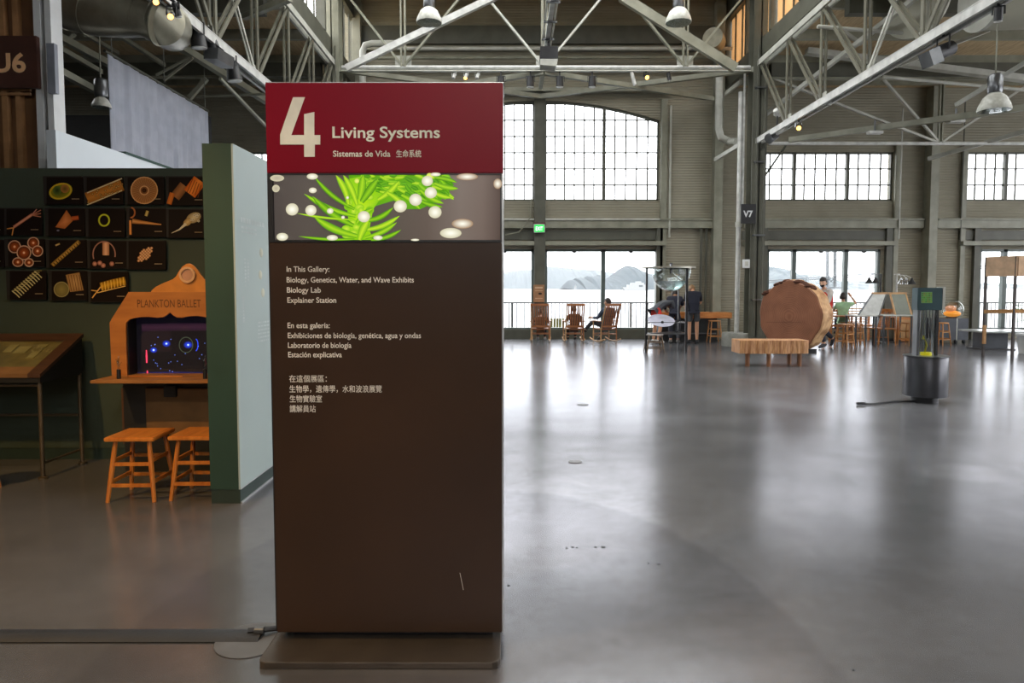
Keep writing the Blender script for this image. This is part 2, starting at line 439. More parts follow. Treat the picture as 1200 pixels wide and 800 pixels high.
def grid_window(name, x0, x1, z0, z1, bars, thick, row0=ZS0, rstep=.4645, arch=False):
    """bars: list of x of thin bars, thick: list of x of the mullions; every pane is an object"""
    base = MB()
    def topz(x): return arch_z(x) if arch else z1
    f = MB()
    f.box(x0, x0+.05, YW+.05, YW+.14, z0, topz(x0)); f.box(x1-.05, x1, YW+.05, YW+.14, z0, topz(x1)); f.box(x0, x1, YW+.05, YW+.14, z0, z0+.05)
    if arch:
        xs = [x0+(x1-x0)*i/24 for i in range(25)]
        f.prism([(x, arch_z(x)) for x in xs]+[(x, arch_z(x)-.06) for x in reversed(xs)], YW+.05, YW+.14)
    else: f.box(x0, x1, YW+.05, YW+.14, z1-.05, z1)
    w_ = struct(name, f, M['steel_dark'])
    bm_ = unit('glazing_bar', M['steel_dark'], w_)
    cols = sorted([x0]+bars+thick+[x1])
    for x in bars: boxpart('glazing_bar', bm_, w_, x-.02, x+.02, YW+.08, YW+.11, z0, topz(x))
    for x in thick: boxpart('mullion', bm_, w_, x-.045, x+.045, YW+.02, YW+.14, z0, topz(x))
    rows = []; z = z0+rstep
    while z < (6.88 if arch else z1)-.06: rows.append(z); z += rstep
    for z in rows:
        if arch and z > arch_z(x0):
            k = sqrt((6.88-z)/.56)*3.46; boxpart('glazing_bar', bm_, w_, CXN-k, CXN+k, YW+.08, YW+.105, z-.021, z+.021)
        else: boxpart('glazing_bar', bm_, w_, x0, x1, YW+.08, YW+.105, z-.021, z+.021)
    pme = bpy.data.meshes.new('pane'); pme.from_pydata([(-.5,0,-.5),(.5,0,-.5),(.5,0,.5),(-.5,0,.5)], [], [(0,1,2,3)]); pme.materials.append(M['glass'])
    zr = [z0]+rows+[None]
    for a, b in zip(cols[:-1], cols[1:]):
        for i in range(len(zr)-1):
            za = zr[i]; zb = zr[i+1]
            t0, t1 = topz(a), topz(b)
            if za >= max(t0, t1)-.02: continue
            if zb is None or zb > min(t0, t1):
                zb = min(t0, zb) if zb else t0; zc = min(t1, zr[i+1]) if zr[i+1] else t1
                pts = [(a, za), (b, za)]+([(b, zc)] if zc > za+.01 else [])+([(a, zb)] if zb > za+.01 else [])
                if len(pts) < 3: continue
                MB().add([V((x, YW+.095, z)) for x, z in pts], [tuple(range(len(pts)))]).build('pane', M['glass'], w_)
            else:
                o = bpy.data.objects.new('pane', pme); COL.objects.link(o); o.parent = w_; o.location = V(((a+b)/2, YW+.095, (za+zb)/2))-world_off(w_)
                o.scale = (b-a, 1, zb-za)
    return w_
def spread(a, b, n): return [a+(b-a)*i/n for i in range(1, n)]
# arched window: post in the middle, mullions at either side
mr_, ml_ = CXN+1.87, CXN-1.87
post = .16
bars = spread(CXN+post, mr_, 6)+spread(mr_, AR1, 5)+spread(AR0, ml_, 5)+spread(ml_, CXN-post, 6)
grid_window('window_1', AR0, AR1, ZS0, 6.9, bars, [ml_, mr_, CXN-post, CXN+post], arch=True)
def side_window(name, x0, x1, m1, m2):
    grid_window(name, x0, x1, ZS0, ZS1, spread(x0, m1, 4 if m1-x0 > 1.1 else 3)+spread(m1, m2, 5)+spread(m2, x1, 4), [m1, m2])
side_window('window_2', 7.15, 11.05, 8.2, 9.75)
side_window('window_3', 13.2, 17.1, 14.35, 15.9)
side_window('window_4', -9.45, -5.55, -8.2, -6.65)

def door_window(name, x0, x1, muls, jambs=True):
    f = MB(); f.box(x0, x0+.07, YW+.02, YW+.16, ZB, ZD); f.box(x1-.07, x1, YW+.02, YW+.16, ZB, ZD); f.box(x0, x1, YW+.02, YW+.16, ZD-.07, ZD); f.box(x0, x1, YW+.02, YW+.16, ZB, ZB+.05)
    w_ = struct(name, f, M['frame'])
    for x in muls: part('mullion', MB().box(x-.06, x+.06, YW+.02, YW+.16, ZB, ZD), M['frame'], w_)
    e = [x0]+muls+[x1]
    for a, b in zip(e[:-1], e[1:]): part('pane', MB().add([(a,YW+.09,ZB),(b,YW+.09,ZB),(b,YW+.09,ZD),(a,YW+.09,ZD)], [(0,1,2,3)]), M['glass'], w_)
    for a, b in zip(e[:-1], e[1:]):
        if b-a > .9: part('latch', MB().box((a+b)/2-.05, (a+b)/2+.05, YW-.03, YW+.02, ZD-.11, ZD-.05), M['black_metal'], w_)
    return w_
M['frame'] = mat('teal grey window frame', (86,98,94), 0.4, c2=(76,88,84))
door_window('window_5', CXN+post, AR1, [mr_]); door_window('window_6', AR0, CXN-post, [ml_])
door_window('window_7', 7.45, 10.75, [8.25, 9.77]); door_window('window_8', 13.65, 16.8, [14.42, 15.9]); door_window('window_9', -9.15, -5.85, [-8.25, -6.7])

# pillar in the middle of the arched bay, pilasters and girts proud of the wall
part('pillar', MB().box(CXN-post, CXN+post, YW-.22, YW+.16, 0, 7.05), M['steel_dark'], wall_far, bevel=.01)
def pil(x, w_, ztop, d=.3): part('pilaster', MB().box(x-w_/2, x+w_/2, YW-d, YW, 0, ztop), M['steel'], wall_far, bevel=.008)
pil(P(838,250,20).x, .24, 9.6); pil(P(1086,250,20).x, .24, 7.2, .35); pil(-4.4, .24, 9.6); pil(-11.3, .24, 7.2)
pil(AR1+.12, .18, 6.9, .12); pil(11.14, .14, 5.6, .1); pil(7.0, .14, 5.6, .1); pil(13.08, .14, 5.6, .1); pil(AR0-.12, .18, 6.9, .12)
def girt(x0, x1, z, h, d, m='steel'): part('girt', MB().box(x0, x1, YW-d, YW, z-h/2, z+h/2), M[m], wall_far)
for (a, b) in [(AR0, CXN-post), (CXN+post, AR1), (AR1, 5.9), (6.7, 11.9), (12.3, 19.9), (-9.5, -4.6), (-4.3, AR0)]:
    girt(a, b, 3.33, .22, .16)
    girt(a, b, 3.47, .05, .2, 'steel_light' if a > -3 and b < 5 else 'steel')
for (a, b) in [(AR0, CXN-post), (CXN+post, AR1+.2), (6.7, 11.1), (13.0, 19.9)]:
    girt(a, b, 2.78, .12, .24); girt(a, b, 3.02, .26, .05, 'steel_dark')
girt(AR0-.2, AR1+.25, 7.12, .1, .3); girt(-4.4, 6, 7.75, .12, .22); girt(-4.4, 6, 8.3, .1, .2); girt(-4.4, 6, 8.7, .5, .12, 'steel_dark')
# recess jambs of the door bays
for x in (7.33, 10.95, 13.5, AR1+.02): part('jamb', MB().box(x-.09, x+.09, YW-.12, YW+.02, 0, 3.3), M['steel_dark'], wall_far)
# downpipes and conduits on the wall
def conduit(pts, r=.03, m='steel', parent=None): return part('conduit', MB().tube(pts, r, 6), M[m], parent or wall_far)
x1_ = P(1052,250,19.9).x
conduit([(x1_,19.8,2.9),(x1_,19.8,5.4),(x1_,19.8,6.6)], .025, 'steel_light')
conduit([(4.55,19.85,2.95),(4.55,19.85,5.0),(4.55,19.85,6.7)], .03, 'steel_light')
conduit([(CXN-1.0,19.8,3.02),(CXN-.6,19.8,3.1),(CXN-.28,19.8,3.5),(CXN-.24,19.8,4.1)], .018)
for px in (791,797): x_ = P(px+30,330,19.9).x; conduit([(x_,19.9,.1),(x_,19.9,3.3)], .035, 'steel_dark')
x_ = P(1127,200,19.9).x; conduit([(x_,19.85,2.7),(x_,19.85,6.8)], .02, 'steel_dark')
# low kick plinth along the glass
part('baseboard', MB().box(AR0, AR1, YW-.06, YW, 0, .28), M['steel_dark'], wall_far)

# ================================================================== OTHER WALLS, ROOF
M['wall_side'] = mat('plain grey wall', (120,118,108), 0.7)
M['wall_black'] = mat('near black wall', (34,34,34), 0.8)
M['roof_wood'] = mat('weathered roof boards', (196,172,134), 0.7, c2=(166,144,110), scale=3, stretch=(6,1,1))
wm = MB()                                    # unseen east wall, its window openings added to light the floor
wm.box(20,20.3,-14,20.3,0,1.1); wm.box(20,20.3,-14,20.3,5.7,7.25); wm.box(20,20.3,-14,-7,1.1,5.7); wm.box(20,20.3,17,20.3,1.1,5.7)
for y in (-3,1,5,9,13): wm.box(20,20.3,y-.3,y+.3,1.1,5.7)
struct('wall_east', wm, M['wall_side'])
struct('wall_west', MB().box(-16.3,-16,-14,20.3,0,7.25), M['wall_black'])
wm = MB(); wm.box(-16,-4.4,-14.3,-14,0,7.25); wm.box(6,20,-14.3,-14,0,7.25); wm.box(-4.4,6,-14.3,-14,0,5.4); wm.box(-4.4,6,-14.3,-14,7.4,9.7); wm.box(-4.4,-3.7,-14.3,-14,1.8,7.4); wm.box(5.3,6,-14.3,-14,1.8,7.4)  # unseen back wall, its high gap sized for the light it lets in
struct('wall_south', wm, M['wall_side'])
XL, XR = -4.43, 6.12
def roof_with_added_gaps(name, x0, x1, a, b, z, gaps):
    mb = MB(); mb.box(x0, a, -14.3, 20.3, z, z+.1); mb.box(b, x1, -14.3, 20.3, z, z+.1); y = -14.3
    for g0, g1 in gaps: mb.box(a, b, y, g0, z, z+.1); y = g1
    mb.box(a, b, y, 20.3, z, z+.1)
    c = struct(name, mb, M['roof_wood'])
    for g0, g1 in gaps:
        for i in range(4):
            xa = a+(b-a)*i/4; MB().add([(xa,g0,z+.05),(xa+(b-a)/4,g0,z+.05),(xa+(b-a)/4,g1,z+.05),(xa,g1,z+.05)], [(0,1,2,3)]).build('added_gap_pane', M['glass'], c)
            if i: MB().box(xa-.03, xa+.03, g0, g1, z, z+.1).build('added_gap_bar', M['steel_dark'], c)
    return c
ceil = roof_with_added_gaps('ceiling', XL-.3, XR+.3, -3.9, 5.6, 9.7, ADDED_GAPS_N)
roof_with_added_gaps('ceiling_aisle_east', XR+.1, 20.3, 10.0, 16.0, 7.25, ADDED_GAPS_E)
roof_with_added_gaps('ceiling_aisle_west', -16.3, XL-.1, -15.0, -10.0, 7.25, ADDED_GAPS_W)
ce = bpy.data.objects['ceiling_aisle_east']; cw = bpy.data.objects['ceiling_aisle_west']
y = 2.0
while y < 20:
    part('purlin', MB().box(XL, XR, y-.06, y+.06, 9.42, 9.7), M['steel'], ceil)
    part('purlin', MB().box(XR+.1, 20, y-.05, y+.05, 7.03, 7.25), M['steel'], ce)
    part('purlin', MB().box(-16, XL-.1, y-.05, y+.05, 7.03, 7.25), M['steel'], cw)
    y += 1.7
# deeper cross beams of the aisles
for y in (9.6, 13.4, 17.3):
    part('beam', MB().box(XR+.3, 20, y-.1, y+.1, 6.72, 7.05), M['steel_dark'], ce)
    part('beam', MB().box(-16, XL-.3, y-.1, y+.1, 6.72, 7.05), M['steel_dark'], cw)

# clerestories: sill walls and the glazing above
for sx, X, nm, cc in ((1, XR, 'east', ce), (-1, XL, 'west', cw)):
    wm = MB(); a, b = (X+.02, X+.2) if sx > 0 else (X-.2, X-.02)
    wm.box(a, b, -14, 20, 7.2, 7.62); wm.box(a, b, -14, 20, 9.1, 9.7); 
    st = struct('wall_clerestory_'+nm, wm, M['steel_dark'])
    pm = MB(); y = -14.0; k = 0
    while y < 20:
        part('window_post', MB().box(a-.02, b+.02, y-.06, y+.06, 7.62, 9.1), M['steel_dark'], st)
        xm = (a+b)/2
        o = MB().add([(xm,y,7.62),(xm,y+1.7,7.62),(xm,y+1.7,9.1),(xm,y,9.1)], [(0,1,2,3)]).build('pane', M['glass'], st)
        for q in (y+.57, y+1.13): part('glazing_bar', MB().box(xm-.02, xm+.02, q-.015, q+.015, 7.62, 9.1), M['steel_dark'], st)
        if sx > 0 and y > 8:
            sh = part('blind', MB().box(xm+.04, xm+.045, y+.1, y+1.6, 7.62, 9.1), None, st); sh.data.materials.append(bpy.data.materials.get('amber blind') or mat('amber blind', (216,180,134), 0.8)); 
        y += 1.7
# the blinds let daylight glow through
mb_ = bpy.data.materials['amber blind']; n = mb_.node_tree.nodes; l = mb_.node_tree.links
tl = n.new('ShaderNodeBsdfTranslucent'); tl.inputs[0].default_value = L((236,208,172)); mx = n.new('ShaderNodeMixShader'); mx.inputs[0].default_value = .6
l.new(n['Principled BSDF'].outputs[0], mx.inputs[1]); l.new(tl.outputs[0], mx.inputs[2]); l.new(mx.outputs[0], n['Material Output'].inputs[0])

# ================================================================== COLUMNS AND TRUSSES
def ibeam(mb, x, y, z0, z1, w_=.36, d=.4, t=.03):
    mb.box(x-w_/2, x+w_/2, y-d/2, y-d/2+t, z0, z1); mb.box(x-w_/2, x+w_/2, y+d/2-t, y+d/2, z0, z1); mb.box(x-t/2, x+t/2, y-d/2, y+d/2, z0, z1); return mb
def column(x, y, label, m='steel'):
    t = thing('steel_column', label, 'column', (x, y, 0), 0)
    ibeam(MB(), x, y, 0, 9.5, .36, .4).build('shaft', M[m], t)
    MB().box(x-.28, x+.28, y-.3, y+.3, 0, .05).build('base_plate', M['steel_dark'], t)
    for k in (-.09, .1): MB().tube([(x+k, y-.26, .3), (x+k, y-.26, 7.4)], .018, 6).build('conduit', M['steel_dark'], t)
    for z in (1.2, 2.8, 4.6, 6.4): MB().box(x-.14, x+.15, y-.285, y-.2, z-.02, z+.02).build('pipe_clip', M['grey_metal'], t)
    return t
YC = 17.3
col_r = column(XR, YC, 'olive grey steel column with a code plate above the concrete post foot', 'steel_dark')
col_l = column(XL, YC, 'pale green steel column rising behind the red sign header')
# code plate V7 on the right-hand column
t = thing('column_sign', 'small black code plate lettered V7 on the right column', 'sign', (XR, YC-.31, 3.2))
a = P(868, 262, YC-.33); b = P(886, 239, YC-.33)
MB().box(a.x, b.x, YC-.345, YC-.32, a.z, b.z).build('plate', M['black_metal'], t, bevel=.004)
text('lettering', 'V7', 871, 882, 254, 7.5, YC-.348, M['white'], t, .03)
t['label'] = 'small black code plate lettered V7 on the right column'
tb = thing('wall_box', 'small white control box on the right column below the code plate', 'box', (0,0,0)); a = P(870,314,YC-.3); b = P(878,304,YC-.3)
tb.location = ((a.x+b.x)/2, YC-.3, a.z)
MB().cbox(a.x, b.x, YC-.36, YC-.28, a.z, b.z, .006).build('housing', M['white'], tb); MB().box(a.x+.04, b.x-.04, YC-.365, YC-.36, a.z+.05, b.z-.05).build('cover', M['steel_light'], tb)

def angle2(mb, p, q, gap=(.07,0,0), w_=.055):
    g = V(gap)/2; mb.bar(V(p)-g, V(q)-g, w_*.5, w_*1.3); mb.bar(V(p)+g, V(q)+g, w_*.5, w_*1.3); return mb
ZBC, ZTC = 5.12, 7.0
YS = [YC-.25-1.68*i for i in range(0, 9)]
def long_truss(X, label, light):
    t = thing('long_truss', label, 'truss', (X, 10.5, ZBC))
    top = MB(); 
    for s_ in (-.07, .07): top.bar((X+s_, YS[0]+.05, ZTC), (X+s_, YS[-1]-.05, ZTC), .05, .13)
    top.build('top_chord', M[light], t)
    bot = MB()
    for s_ in (-.07, .07): bot.bar((X+s_, YS[0]+.05, ZBC), (X+s_, YS[-2]-.05, ZBC), .05, .13)
    bot.box(X-.1, X+.1, YS[-2], YS[1], ZBC+.06, ZBC+.075)
    bot.build('bottom_chord', M['white_metal'], t)
    for i, y in enumerate(YS[1:-1], 1): angle2(MB(), (X, y, ZBC), (X, y, ZTC), (.09,0,0), .058).build('web_vertical', M['web'], t)
    mid = 4
    for i in range(8):
        if i < mid: p, q = (X, YS[i], ZTC), (X, YS[i+1], ZBC)
        else: p, q = (X, YS[i], ZBC), (X, YS[i+1], ZTC)
        angle2(MB(), p, q, (.1,0,0), .052).build('web_diagonal', M['web'], t)
    for i in (3, 4):
        p, q = ((X, YS[3], ZBC), (X, YS[4], ZTC)) if i == 3 else ((X, YS[5], ZBC), (X, YS[4], ZTC))
        angle2(MB(), p, q, (.05,0,0), .034).build('counter_diagonal', M['steel_light'], t)
    for y in YS[1:-1]: MB().box(X-.012, X+.012, y-.16, y+.16, ZBC-.06, ZBC+.2).build('gusset', M[light], t)
    return t
long_truss(XR, 'long steel lattice truss over the right side carrying spotlights', 'steel_light')
long_truss(XL, 'long steel lattice truss over the left side above the curtain', 'steel_light')

# cross truss between the two columns
ZC = wz(79, YC); ZCT = 9.05
t = thing('cross_truss', 'pale steel cross truss spanning the hall between the two columns', 'truss', (CXN, YC, ZC))
MB().tube([(XL+.2, YC, ZC), (XR-.2, YC, ZC)], .05, 8).build('bottom_chord', M['white_metal'], t)
MB().bar((XL+.2, YC, ZC-.09), (XR-.2, YC, ZC-.09), .12, .03).build('tie_plate', M['steel_light'], t)
MB().bar((XL, YC, ZCT), (XR, YC, ZCT), .14, .16).build('top_chord', M['steel'], t)
nodes_b = [CXN-3.5, CXN, CXN+3.5]; nodes_t = [XL+.1, CXN-1.75, CXN+1.75, XR-.1]
for i, xb in enumerate(nodes_b):
    for xt in (nodes_t[i], nodes_t[i+1]): MB().bar((xb, YC, ZC), (xt, YC, ZCT), .09, .05).build('web_diagonal', M['steel_light' if xb == CXN else 'steel'], t)
    angle2(MB(), (xb, YC, ZC), (xb, YC, ZCT), (.1,0,0), .08 if xb != CXN else .13).build('web_vertical', M['steel'], t)
    MB().box(xb-.2, xb+.2, YC-.015, YC+.015, ZC-.02, ZC+.28).build('gusset', M['steel_light'], t)
def brace(name, label, p, q, w_, h, m='steel'):
    mb = MB().bar(p, q, w_, h); d = (V(q)-V(p)).normalized()
    return tag(mb.build(name, M[m]), label, 'beam')
brace('knee_brace', 'bright white sloping brace beam right of the hanging dome lamp above the sign', P(406,80,16.8), P(585,-6,16.8), .13, .15, 'white_metal')
brace('knee_brace', 'grey green sloping brace beam dropping to the right column behind a dome lamp', P(728,-4,16.8), P(862,80,16.8), .13, .22, 'steel')
# flat wind bracing between the cross truss and the far wall
for q, (p1, p2, lb) in enumerate([((XR-.1,YC,ZC-.05),(CXN,YW-.3,ZC-.05),'flat diagonal brace from the right column to the middle of the far wall'),
        ((CXN,YC,ZC-.12),(XR-.4,YW-.3,ZC-.12),'flat diagonal brace from the middle of the cross truss to the far right pilaster'),
        ((XL+.1,YC,ZC-.05),(CXN,YW-.3,ZC-.05),'flat diagonal brace from the left column to the middle of the far wall'),
        ((CXN,YC,ZC-.12),(XL+.4,YW-.3,ZC-.12),'flat diagonal brace from the middle of the cross truss to the far left pilaster')]):
    brace('wind_brace', lb, p1, p2, .11, .12, 'steel')
# aisle cross truss on the right
t = thing('aisle_truss', 'grey cross truss of the right aisle above the far windows', 'truss', (12, YC, 5.1))
zt = 6.72
MB().tube([(XR+.3,YC,5.1),(19.9,YC,5.1)], .045, 8).build('bottom_chord', M['white_metal'], t)
MB().bar((XR+.3,YC,zt),(19.9,YC,zt), .1, .12).build('top_chord', M['steel'], t)
xb = [10.7, 15.6]; xt = [XR+.3, 9.2, 13.1, 18.0]
for i, x in enumerate(xb):
    for x2 in (xt[i], xt[i+1], xt[i+2])[0:3]:
        if abs(x2-x) < 4.7: MB().bar((x,YC,5.1),(x2,YC,zt), .07, .05).build('web_diagonal', M['steel_light'], t)
    angle2(MB(), (x,YC,5.1), (x,YC,zt), (.08,0,0), .06).build('web_vertical', M['steel'], t)
brace('wind_brace', 'long grey diagonal brace sweeping across under the right aisle roof', P(925,164,16.8), P(1230,122,13.4), .1, .12, 'steel')
brace('wind_brace', 'pale short diagonal brace at the right edge above the far windows', P(1088,186,18.9), P(1225,147,16.0), .09, .1, 'steel_light')
brace('wind_brace', 'pale diagonal brace rising behind the right long truss', P(890,140,18.6), P(1085,-12,12.0), .08, .09, 'steel_light')
brace('wind_brace', 'thin dark rod crossing the corner of the far window beside the right column', P(884,224,19.85), P(924,166,18.4), .03, .05, 'steel_dark')
brace('wind_brace', 'pair of pale horizontal struts rising beside the right column foot brace', P(838,187,18.9), P(866,170,17.6), .06, .1, 'steel_light')
brace('wind_brace', 'upper pale strut running back beside the right column', P(846,113,18.9), P(868,96,17.6), .06, .1, 'steel_light')
brace('gantry_beam', 'pale wide gantry strut high in the right aisle below the roof boards', P(945,60,16.6), P(1230,96,16.6), .2, .14, 'steel_light')
for i, (p, q, lb) in enumerate([(P(1120,123,14), P(1215,65,12.5), 'short pale rail running back above the right aisle dome lamp'),
        (P(930,-5,15.5), P(1010,52,15.5), 'thin sloping strut under the roof seen through the right long truss'),
        (P(1050,78,16), P(1160,35,15), 'slim strut below the roof boards behind the big right spotlight')]):
    brace('roof_strut', lb, p, q, .06, .07, 'steel_light')
# aisle struts on the left, deep in shade
for (p, q, w_, lb) in [(P(60,38,12), P(128,75,14), .12, 'upper thick dim beam under the dark left roof beneath the duct'),
        (P(62,52,11), P(118,84,13), .08, 'second dim beam under the dark left roof'), (P(64,80,10), P(112,106,11.5), .1, 'lowest dim beam reaching the silver dome lamp in the dark left bay'),
        (P(66,60,13), P(88,40,13), .05, 'short dim strut crossing two beams in the dark left bay'),
        (P(100,40,13), P(138,62,15), .07, 'dim beam between the duct and the top corner of the curtain'),
        (P(138,40,14), P(192,76,16), .08, 'slanting dim beam just above the middle of the curtain'),
        (P(212,55,14), P(318,122,17), .14, 'pale slanting beam passing behind the black spotlights'),
        (P(183,88,14), P(222,68,14), .04, 'thin strut above the curtain, left of two parallel ones'),
        (P(192,94,14), P(226,68,14), .04, 'thin strut above the curtain, right of two parallel ones'),
        (P(222,115,15), P(242,92,15), .09, 'short pale strut rising from the right end of the curtain'),
        (P(258,92,13), P(312,148,15), .05, 'thin falling strut between curtain and red sign header'),
        (P(286,20,13), P(340,-2,12), .1, 'pale strut high behind the left truss')]:
    brace('roof_strut', lb, p, q, w_, w_, 'steel')
# pipes under the roof
def pipe(name, label, pts, r, m='steel_light'): return tag(MB().tube(pts, r, 10).build(name, M[m]), label, 'pipe')
pipe('roof_pipe', 'upper of two long horizontal pipes across the far gable', [P(455,57,19.3), P(858,57,19.3)], .05)
pipe('roof_pipe', 'lower of two long horizontal pipes across the far gable', [P(430,68,19.5), P(848,67,19.5)], .045, 'steel')
pipe('roof_pipe', 'fat pipe with an elbow behind the top of the left column', [P(425,98,18.5), P(425,60,18.5), P(428,53,18.5), P(436,51,18.5), P(470,51,18.5)], .09, 'steel_light')
pipe('drain_pipe', 'pale fat drain pipe with a bent foot beside the right column top', [P(843,88,18.6), P(842,150,18.6), P(845,161,18.6), P(855,166,18.6), P(864,166,18.0)], .1, 'steel_light')
pipe('roof_pipe', 'upper pale pipe in the right aisle roof behind the truss', [P(1035,90,16.2), P(1230,108,16.2)], .04)
pipe('roof_pipe', 'lower pale pipe in the right aisle roof behind the truss', [P(958,31,13.2), P(1060,39,13.2)], .035)
pipe('roof_pipe', 'thin pipe crossing under the left roof above the curtain', [P(150,91,15.5), P(262,90,15.5)], .035, 'steel')
pipe('roof_pipe', 'thin pipe under the left roof below the pale slanting beam', [P(230,113,16), P(312,110,16)], .03, 'steel')
# cable tray down the middle of the nave
t = thing('lighting_track', 'white lighting track running down the middle of the hall roof', 'track', (CXN, 14, 7.1))
for i, (a, b) in enumerate([(9.0, 12.5), (12.5, 16.0), (16.0, 19.6)]): MB().box(CXN-.05, CXN+.05, a, b-.04, ZC+.1, ZC+.19).build('rail', M['white_metal'], t)
for y in (12.6, 13.6, 14.6, 15.6, 16.6): 
    MB().box(CXN-.14, CXN+.14, y-.02, y+.02, ZC+.06, ZC+.1).build('crossbar', M['grey_metal'], t)
for dx in (-.11, .09): MB().tube([(CXN+dx, 9.5, ZC+.12), (CXN+dx, 17, ZC+.12)], .02, 6).build('conduit', M['steel_light'], t)
# white post on a round concrete foot
t = thing('roof_post', 'slim white post standing on a round concrete foot', 'post', FL(866, 405))
c = V(t.location); 
MB().lathe([(0,0),(.44,0),(.44,.3),(.42,.34),(0,.34)], c, 32).build('concrete_foot', mat('bare concrete', (150,150,142), .75, bump=.1), t)
MB().tube([c+V((-.07,0,.34)), c+V((-.07,0,6.45))], .06, 12).build('tube', M['white_metal'], t)
MB().tube([c+V((-.07,0,3.05)), c+V((-.07,0,3.18))], .085, 12).build('collar', M['steel_light'], t)
MB().tube([c+V((.02,0,3.15)), c+V((.02,0,6.9))], .03, 8).build('side_pipe', M['white_metal'], t)
# ================================================================== DIRECTORY SIGN
class Art:
    """flat coloured print on a plane at depth D, drawn in photo pixels"""
    def __init__(s, D): s.D = D; s.mb = MB(); s.mb.c = []; s.k = 0
    def poly(s, pts, cols, fan=None):
        D = s.D-0.00012*s.k; s.k += 1
        vs = [P(x, y, D) for x, y in pts]
        if fan is not None:
            cx = sum(p[0] for p in pts)/len(pts); cy = sum(p[1] for p in pts)/len(pts)
            vs = [P(cx, cy, D)]+vs; n = len(pts)
            s.mb.c += [L(fan)]+[L(c) for c in (cols if isinstance(cols, list) else [cols]*n)]
            s.mb.add(vs, [(0, i+1, (i+1) % n+1) for i in range(n)])
        else:
            s.mb.c += [L(c) for c in (cols if isinstance(cols, list) else [cols]*len(pts))]
            s.mb.add(vs, [tuple(range(len(pts)))])
    def rect(s, x0, y0, x1, y1, c): s.poly([(x0,y1),(x1,y1),(x1,y0),(x0,y0)], c)
    def disc(s, cx, cy, rx, ry, ce, cc, n=20, a=0):
        s.poly([(cx+rx*cos(2*pi*i/n)*cos(a)-ry*sin(2*pi*i/n)*sin(a), cy+rx*cos(2*pi*i/n)*sin(a)+ry*sin(2*pi*i/n)*cos(a)) for i in range(n)], ce, cc)
    def strip(s, pts, w, c0, c1=None):
        """band along a path; w may be a list"""
        c1 = c1 or c0; D = s.D-0.00012*s.k; s.k += 1; n = len(pts); ws = w if isinstance(w, list) else [w]*n; vs = []; cc = []
        for i, (x, y) in enumerate(pts):
            a = pts[max(0, i-1)]; b = pts[min(n-1, i+1)]; dx, dy = b[0]-a[0], b[1]-a[1]; q = max(1e-6, math.hypot(dx, dy)); nx, ny = -dy/q*ws[i]/2, dx/q*ws[i]/2
            vs += [P(x+nx, y+ny, D), P(x, y, D-1e-5), P(x-nx, y-ny, D)]; cc += [L(c0), L(c1), L(c0)]
        s.mb.c += cc; s.mb.add(vs, [(3*i+j, 3*i+j+1, 3*i+j+4, 3*i+j+3) for i in range(n-1) for j in (0, 1)])
    def ring(s, cx, cy, rx, ry, w, c0, c1=None, a0=0, a1=2*pi, n=24, rot=0):
        pts = []
        for i in range(n+1):
            a = a0+(a1-a0)*i/n; x = rx*cos(a); y = ry*sin(a); pts.append((cx+x*cos(rot)-y*sin(rot), cy+x*sin(rot)+y*cos(rot)))
        s.strip(pts, w, c0, c1)
    def leaf(s, x0, y0, x1, y1, w, bend, c0, c1):
        n = 9; pts = []; ws = []
        dx, dy = x1-x0, y1-y0; q = math.hypot(dx, dy); nx, ny = -dy/q, dx/q
        for i in range(n):
            t = i/(n-1); b = bend*sin(pi*t); pts.append((x0+dx*t+nx*b, y0+dy*t+ny*b)); ws.append(w*(0.55+1.2*t)*max(0.02, (1-t**3.2)) )
        s.strip(pts, ws, c0, c1)
    def build(s, name, m, parent): return s.mb.build(name, m, parent, fix=False)

PRINT = print_mat('matt print'); SCREEN = print_mat('lit screen image', 0.95, 0.15)
DK = 2.78
kb = P(300, 742, DK)
kiosk = thing('directory_sign', 'tall dark brown directory sign with a dark red header and a lit plant picture', 'sign', (-.515, 2.9, 0))
M['brown_panel'] = mat('dark brown laminate', (62,44,32), 0.34, c2=(52,37,27), spec=.35, scale=1.5, bump=.04, bscale=200)
M['red_panel'] = mat('dark red header', (134,18,38), 0.34, c2=(124,15,34), scale=1.2, spec=.12)
M['edge'] = mat('satin aluminium edge', (196,198,200), 0.35, 0.6)
M['bronze'] = mat('dark bronze plate', (88,80,72), 0.38, 0.5, bump=.05, bscale=120)
kx0, kx1 = P(316,300,DK).x, P(588,300,DK).x
zt_, zh = P(400,97,DK).z, P(400,203,DK).z
zsb, zpb = P(400,283,DK).z, P(400,741,DK).z
hx0, hx1 = P(312,150,DK).x, P(589.5,150,DK).x
ck = MB(); ck.box(kx0+.01, kx1-.01, DK+.03, DK+.17, zpb+.0, zt_-.012); ck.build('core', M['black_metal'], kiosk)
MB().cbox(kx0, kx1, DK, DK+.032, zpb, zsb-.004, .003).build('lower_panel', M['brown_panel'], kiosk)
MB().cbox(hx0, hx1, DK-.004, DK+.032, zh, zt_, .003).build('header_panel', M['red_panel'], kiosk)
MB().cbox(hx0, hx1, DK+.168, DK+.2, zpb, zt_, .003).build('back_panel', M['brown_panel'], kiosk)
MB().box(kx1-.001, kx1+.006, DK+.004, DK+.196, zpb, zt_-.004).build('side_trim', M['edge'], kiosk)
MB().box(hx0-.004, hx0+.002, DK+.01, DK+.19, zpb, zt_-.002).build('side_panel', M['black_metal'], kiosk)
MB().box(hx0, hx1+.003, DK, DK+.2, zt_-.001, zt_+.003).build('top_trim', M['edge'], kiosk)
